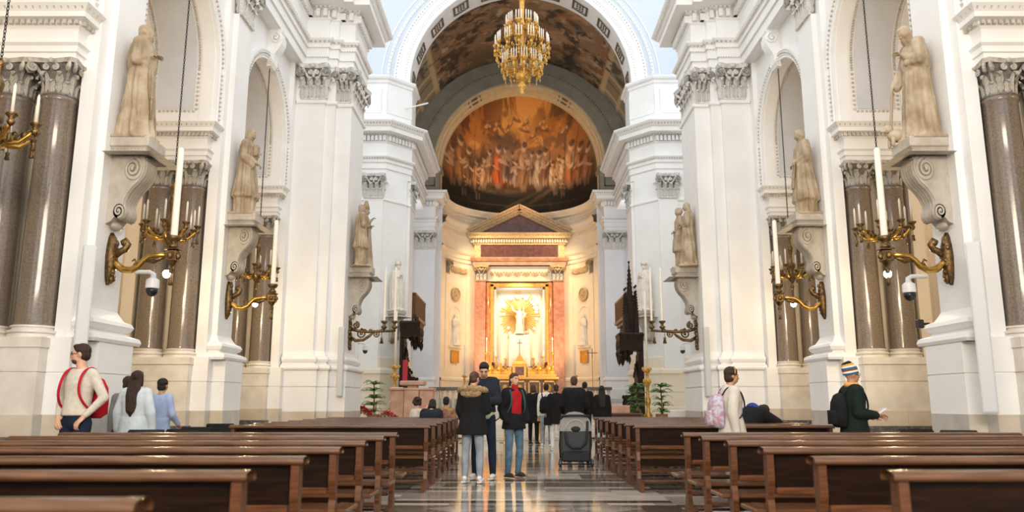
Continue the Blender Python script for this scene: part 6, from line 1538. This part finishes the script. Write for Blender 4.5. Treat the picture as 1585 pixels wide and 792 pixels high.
t, J = person('tall man in dark jacket and navy jeans looking down, behind the parka woman', -.72, 12.80, 1.86, (-.25, -1), NAVY, JEAN_D, SNEAK, H_BL, 'short', SK, dict(armL=((-.25,.2,-1),(.45,.75,-.05)), armR=((.2,.25,-1),(-.45,.8,-.05)), pitch=.55, yaw=.25, legL=((-.10,.02,-1),(-.03,-.02,-1)), legR=((.06,.10,-1),(.02,-.04,-1))), g=.034, collar=.02, hem=-.0)
mb = MB(); torso(mb, J, .016, TORSO[:4]); skinned('shirt_hem', mb, .016, GREEN, t, 3)
# 5 woman in red
t, J = person('woman in black jacket and red jumper with blue jeans looking right in the aisle', -.24, 13.1, 1.67, (.55, -.84), BLK, JEAN_B, BOOT, H_BR, 'tail', SK, dict(armL=((-.30,-.15,-1),(.10,.55,-.75)), armR=((.30,-.10,-1),(-.12,.50,-.8)), yaw=.10, legL=((-.05,.04,-1),(.02,-.10,-1)), legR=((.08,.10,-1),(.0,-.08,-1))), g=.030, skirt=(.12,.19,.145), hands='')
mb = MB(); sp = J['sp']; rg_ = []
for z, rx, ry in ((-.10,.196,.150),(.0,.190,.146),(.10,.172,.136),(.26,.172,.136),(.37,.190,.143),(.45,.185,.130),(.50,.150,.110)):
    aa = [math.radians(48+72*k/7) for k in range(8)]
    rg_.append([tuple(sp(rx*math.cos(a), ry*math.sin(a), z)) for a in aa] + [tuple(sp((rx-.05)*math.cos(a), (ry-.05)*math.sin(a), z)) for a in reversed(aa)])
mb.loft(rg_); mb.cap(sp(0,.02,.50), sp(0,.03,.58), .066, .060, 12); mb.ell(tuple(sp(0,.09,.44)), (.075,.05,.09), 10, 7); skinned('red_jumper', mb, .014, RED, t, 3)
backpack(t, J, TEAL, 'dark teal backpack worn by the woman in the red jumper', w=.14)
# 6 people farther up the aisle
person('woman in long black coat half hidden behind the woman in red', .30, 23.1, 1.70, (.4, 1), BLK, BLK, BOOT, H_BR, 'bob', SK, None, g=.03, skirt=(.30,.19,.15), eyes=False)
t, J = person('young man in white hooded top with black backpack, back to camera', .60, 21.1, 1.68, (.15, 1), fab('white_hoodie', (.62,.61,.60)), JEAN, SNEAK, H_BL, 'short', SKD, dict(legL=((-.05,.15,-1),(0,-.2,-1)), legR=((.05,-.05,-1),(0,-.1,-1))), g=.026, collar=.03, eyes=False)
backpack(t, J, BLK, 'black backpack of the young man in the white hooded top')
t, J = person('woman in short black coat and white trousers walking up the aisle', .82, 20.3, 1.64, (-.1, 1), BLK, WHITE_T, SNEAK, H_DK, 'tail', SK, dict(legL=((-.03,.12,-1),(0,-.12,-1)), legR=((.05,-.06,-1),(0,-.12,-1))), g=.035, skirt=(.22,.18,.145), eyes=False, collar=.03)
bg_ = thing('handbag', 'small black shoulder bag of the woman in white trousers', 'bag', (.60, 20.2, .62)); obj('bag', MB().cbox(-.10,.10,-.05,.05,0,.2,.02), BLK, bg_); obj('strap', MB().tube([(-.08,0,.2),(.02,.02,.5),(.12,.04,.78)], .008, 6), BLK, bg_)
person('man in black jacket with thinning hair behind the stroller', 1.0, 16.4, 1.72, (0, 1), BLK, JEAN_D, BOOT, H_BR, 'short', SK, dict(armL=((-.35,.1,-1),(.1,.8,-.5)), armR=((.35,.1,-1),(-.1,.8,-.5))), g=.04, topw=1.12, eyes=False, collar=.02)
person('man in dark jacket beyond the stroller, farthest of the group', 1.75, 22.5, 1.76, (.2, 1), BLK, JEAN_D, BOOT, H_BL, 'short', SK, None, g=.03, eyes=False)
person('woman with long black hair, dark jacket and pale jeans right of the group', 2.05, 20.8, 1.62, (.1, 1), BLK, PALE_J, BOOT, H_BL, 'long', SK, None, g=.03, eyes=False)
# 7 seated in the far pews
ST = dict(legL=((-.08,1,.02),(0,.05,-1)), legR=((.08,1,.02),(0,.05,-1)), pelvis=.53)
def sit(**k): d = dict(ST); d.update(k); return d
person('seated woman with curly dark hair and cream sweater, hands raised to her face', -2.42, 17.22, 1.64, (.8, .6), SWEAT, JEAN, BOOT, H_DK, 'curly', SK, sit(armL=((-.1,.6,-.6),(.3,.4,1)), armR=((.1,.7,-.5),(-.2,.3,1)), lean=.15), g=.026)
person('seated person in dark teal jacket with black hair bowed forward in far left pews', -1.95, 16.22, 1.62, (.1, 1), NAVY, JEAN_D, BOOT, H_BL, 'bob', SK, sit(lean=.22, pitch=.3), g=.045, topw=1.15, eyes=False)
person('seated person in mustard and purple top with short hair in far left pews', -1.72, 17.22, 1.66, (0, 1), MUST, JEAN_D, BOOT, H_BL, 'short', SKD, sit(), g=.03, eyes=False)
# 8 woman walking right between the pews
t, J = person('woman in beige coat walking right with dark hair and a hair band', 2.52, 10.05, 1.63, (1, .05), BEIGE, PALE_J, SNEAK, H_DK, 'crop', SKD, dict(armL=((-.15,.12,-1),(-.05,.2,-1)), armR=((.18,-.18,-1),(.05,.15,-1)), legL=((-.02,.38,-1),(0,.10,-1)), legR=((.02,-.22,-1),(0,-.55,-1)), pitch=.08), g=.036, skirt=(.16,.20,.17), collar=.028)
obj('hair_band', MB().tube([J['q'](.088*math.cos(a), .018, .03+.105*math.sin(a)) for a in [PI*k/10-.1 for k in range(12)]], .009, 6, flat=.6), K['gilt'], t, True)
backpack(t, J, FLORAL, 'pink and blue floral backpack on the woman in the beige coat', w=.155, h=.25, d=.10, sm=NAVY)
# 9 bowed figure in the far right pews
person('seated person in black padded jacket with blue hood bent far forward over a pew', 3.22, 12.35, 1.70, (.85, .4), BLK, JEAN_D, BOOT, H_BL, 'short', SK, sit(lean=.80, pitch=.7, pelvis=.68, armL=((-.2,.9,-.5),(.4,.8,-.2)), armR=((.2,.9,-.5),(-.4,.8,-.2))), g=.055, topw=1.15, eyes=False, extra=lambda t, J: skinned('hood', MB().ell(tuple(J['sp'](0,-.07,.52)), (.13,.09,.10), 12, 8), .014, BLUEH, t, 1))
# 10 man with striped hat and phone
t, J = person('man in striped knitted hat and dark coat holding a phone by the right wall', 4.02, 9.95, 1.64, (1, .02), DGREEN, JEAN_B, BOOT, H_BR, 'none', SKD, dict(armL=((-.10,-.05,-1),(.22,1,-.10)), armR=((.12,-.05,-1),(-.22,1,-.10)), pitch=.0), g=.042, skirt=(.20,.19,.16), roll=(.9, -.9))
q = J['q']; HR = J['HR']
cols = [(.03,.10,.22),(.72,.68,.60),(.20,.05,.02),(.03,.10,.22),(.70,.66,.58),(.55,.30,.05),(.015,.015,.02)]
hat = MB(); n = 18; rg = []
for k in range(15):
    u = k/14; r_ = .094*math.sqrt(max(1-max(0, (u-.35)/.72)**2, .0)); zz = .012+.165*u; rg.append([q(r_*math.cos(2*PI*j/n), -.012-.07*u*u*.6+ r_*1.12*math.sin(2*PI*j/n)-.02*u, zz-.02*math.sin(2*PI*j/n)*-1) for j in range(n)])
for k in range(14): hat.loft([rg[k], rg[k+1]], caps=(k == 13), m=(k//2) % 7)
hm = [fab(nm_, c_) for nm_, c_ in zip(('blue_wool','cream_wool','rust_wool','blue_wool2','cream_wool2','mustard_wool','black_wool'), cols)]
obj('knitted_hat', hat, hm, t, True)
sc_ = MB()
for k in range(10): a = 2*PI*k/10; sc_.ell(tuple(J['sp'](.062*math.cos(a), .0+.066*math.sin(a), .565)), (.032,.032,.036), 8, 6)
skinned('scarf', sc_, .011, ORANGE, t, 2)
g_ = MB()
for s in (-1, 1): g_.tube([q(s*.03+.022*math.cos(a), .092, .002+.017*math.sin(a)) for a in [2*PI*k/10 for k in range(11)]], .0025, 5); g_.tube([q(s*.052,.088,.006), q(s*.075,-.01,.004)], .0025, 5)
obj('glasses', g_, K['black_plastic'], t, True)
backpack(t, J, BLK, 'black backpack on the man in the striped hat', w=.15, d=.08)
wp = Matrix.Rotation(t.rotation_euler[2], 3, 'Z') @ ((J['wrL']+J['wrR'])*.5 + J['faR']*.12) + Vector(t.location)
ph_ = thing('phone', 'white phone held by the man in the striped hat', 'phone', wp + Vector((.02, 0, .05)), t.rotation_euler[2]); pm = obj('case', MB().cbox(-.037,.037,-.078,.078,-.005,.005,.003), K['cam_white'], ph_); pm.rotation_euler = (.6, 0, 0)
scr = obj('screen', MB().box(-.033,.033,-.072,.072,.0045,.0062), K['grey_plastic'], ph_); scr.rotation_euler = (.6, 0, 0)

for sc__ in list(bpy.data.scenes):
    if sc__ is not SC: bpy.data.scenes.remove(sc__)
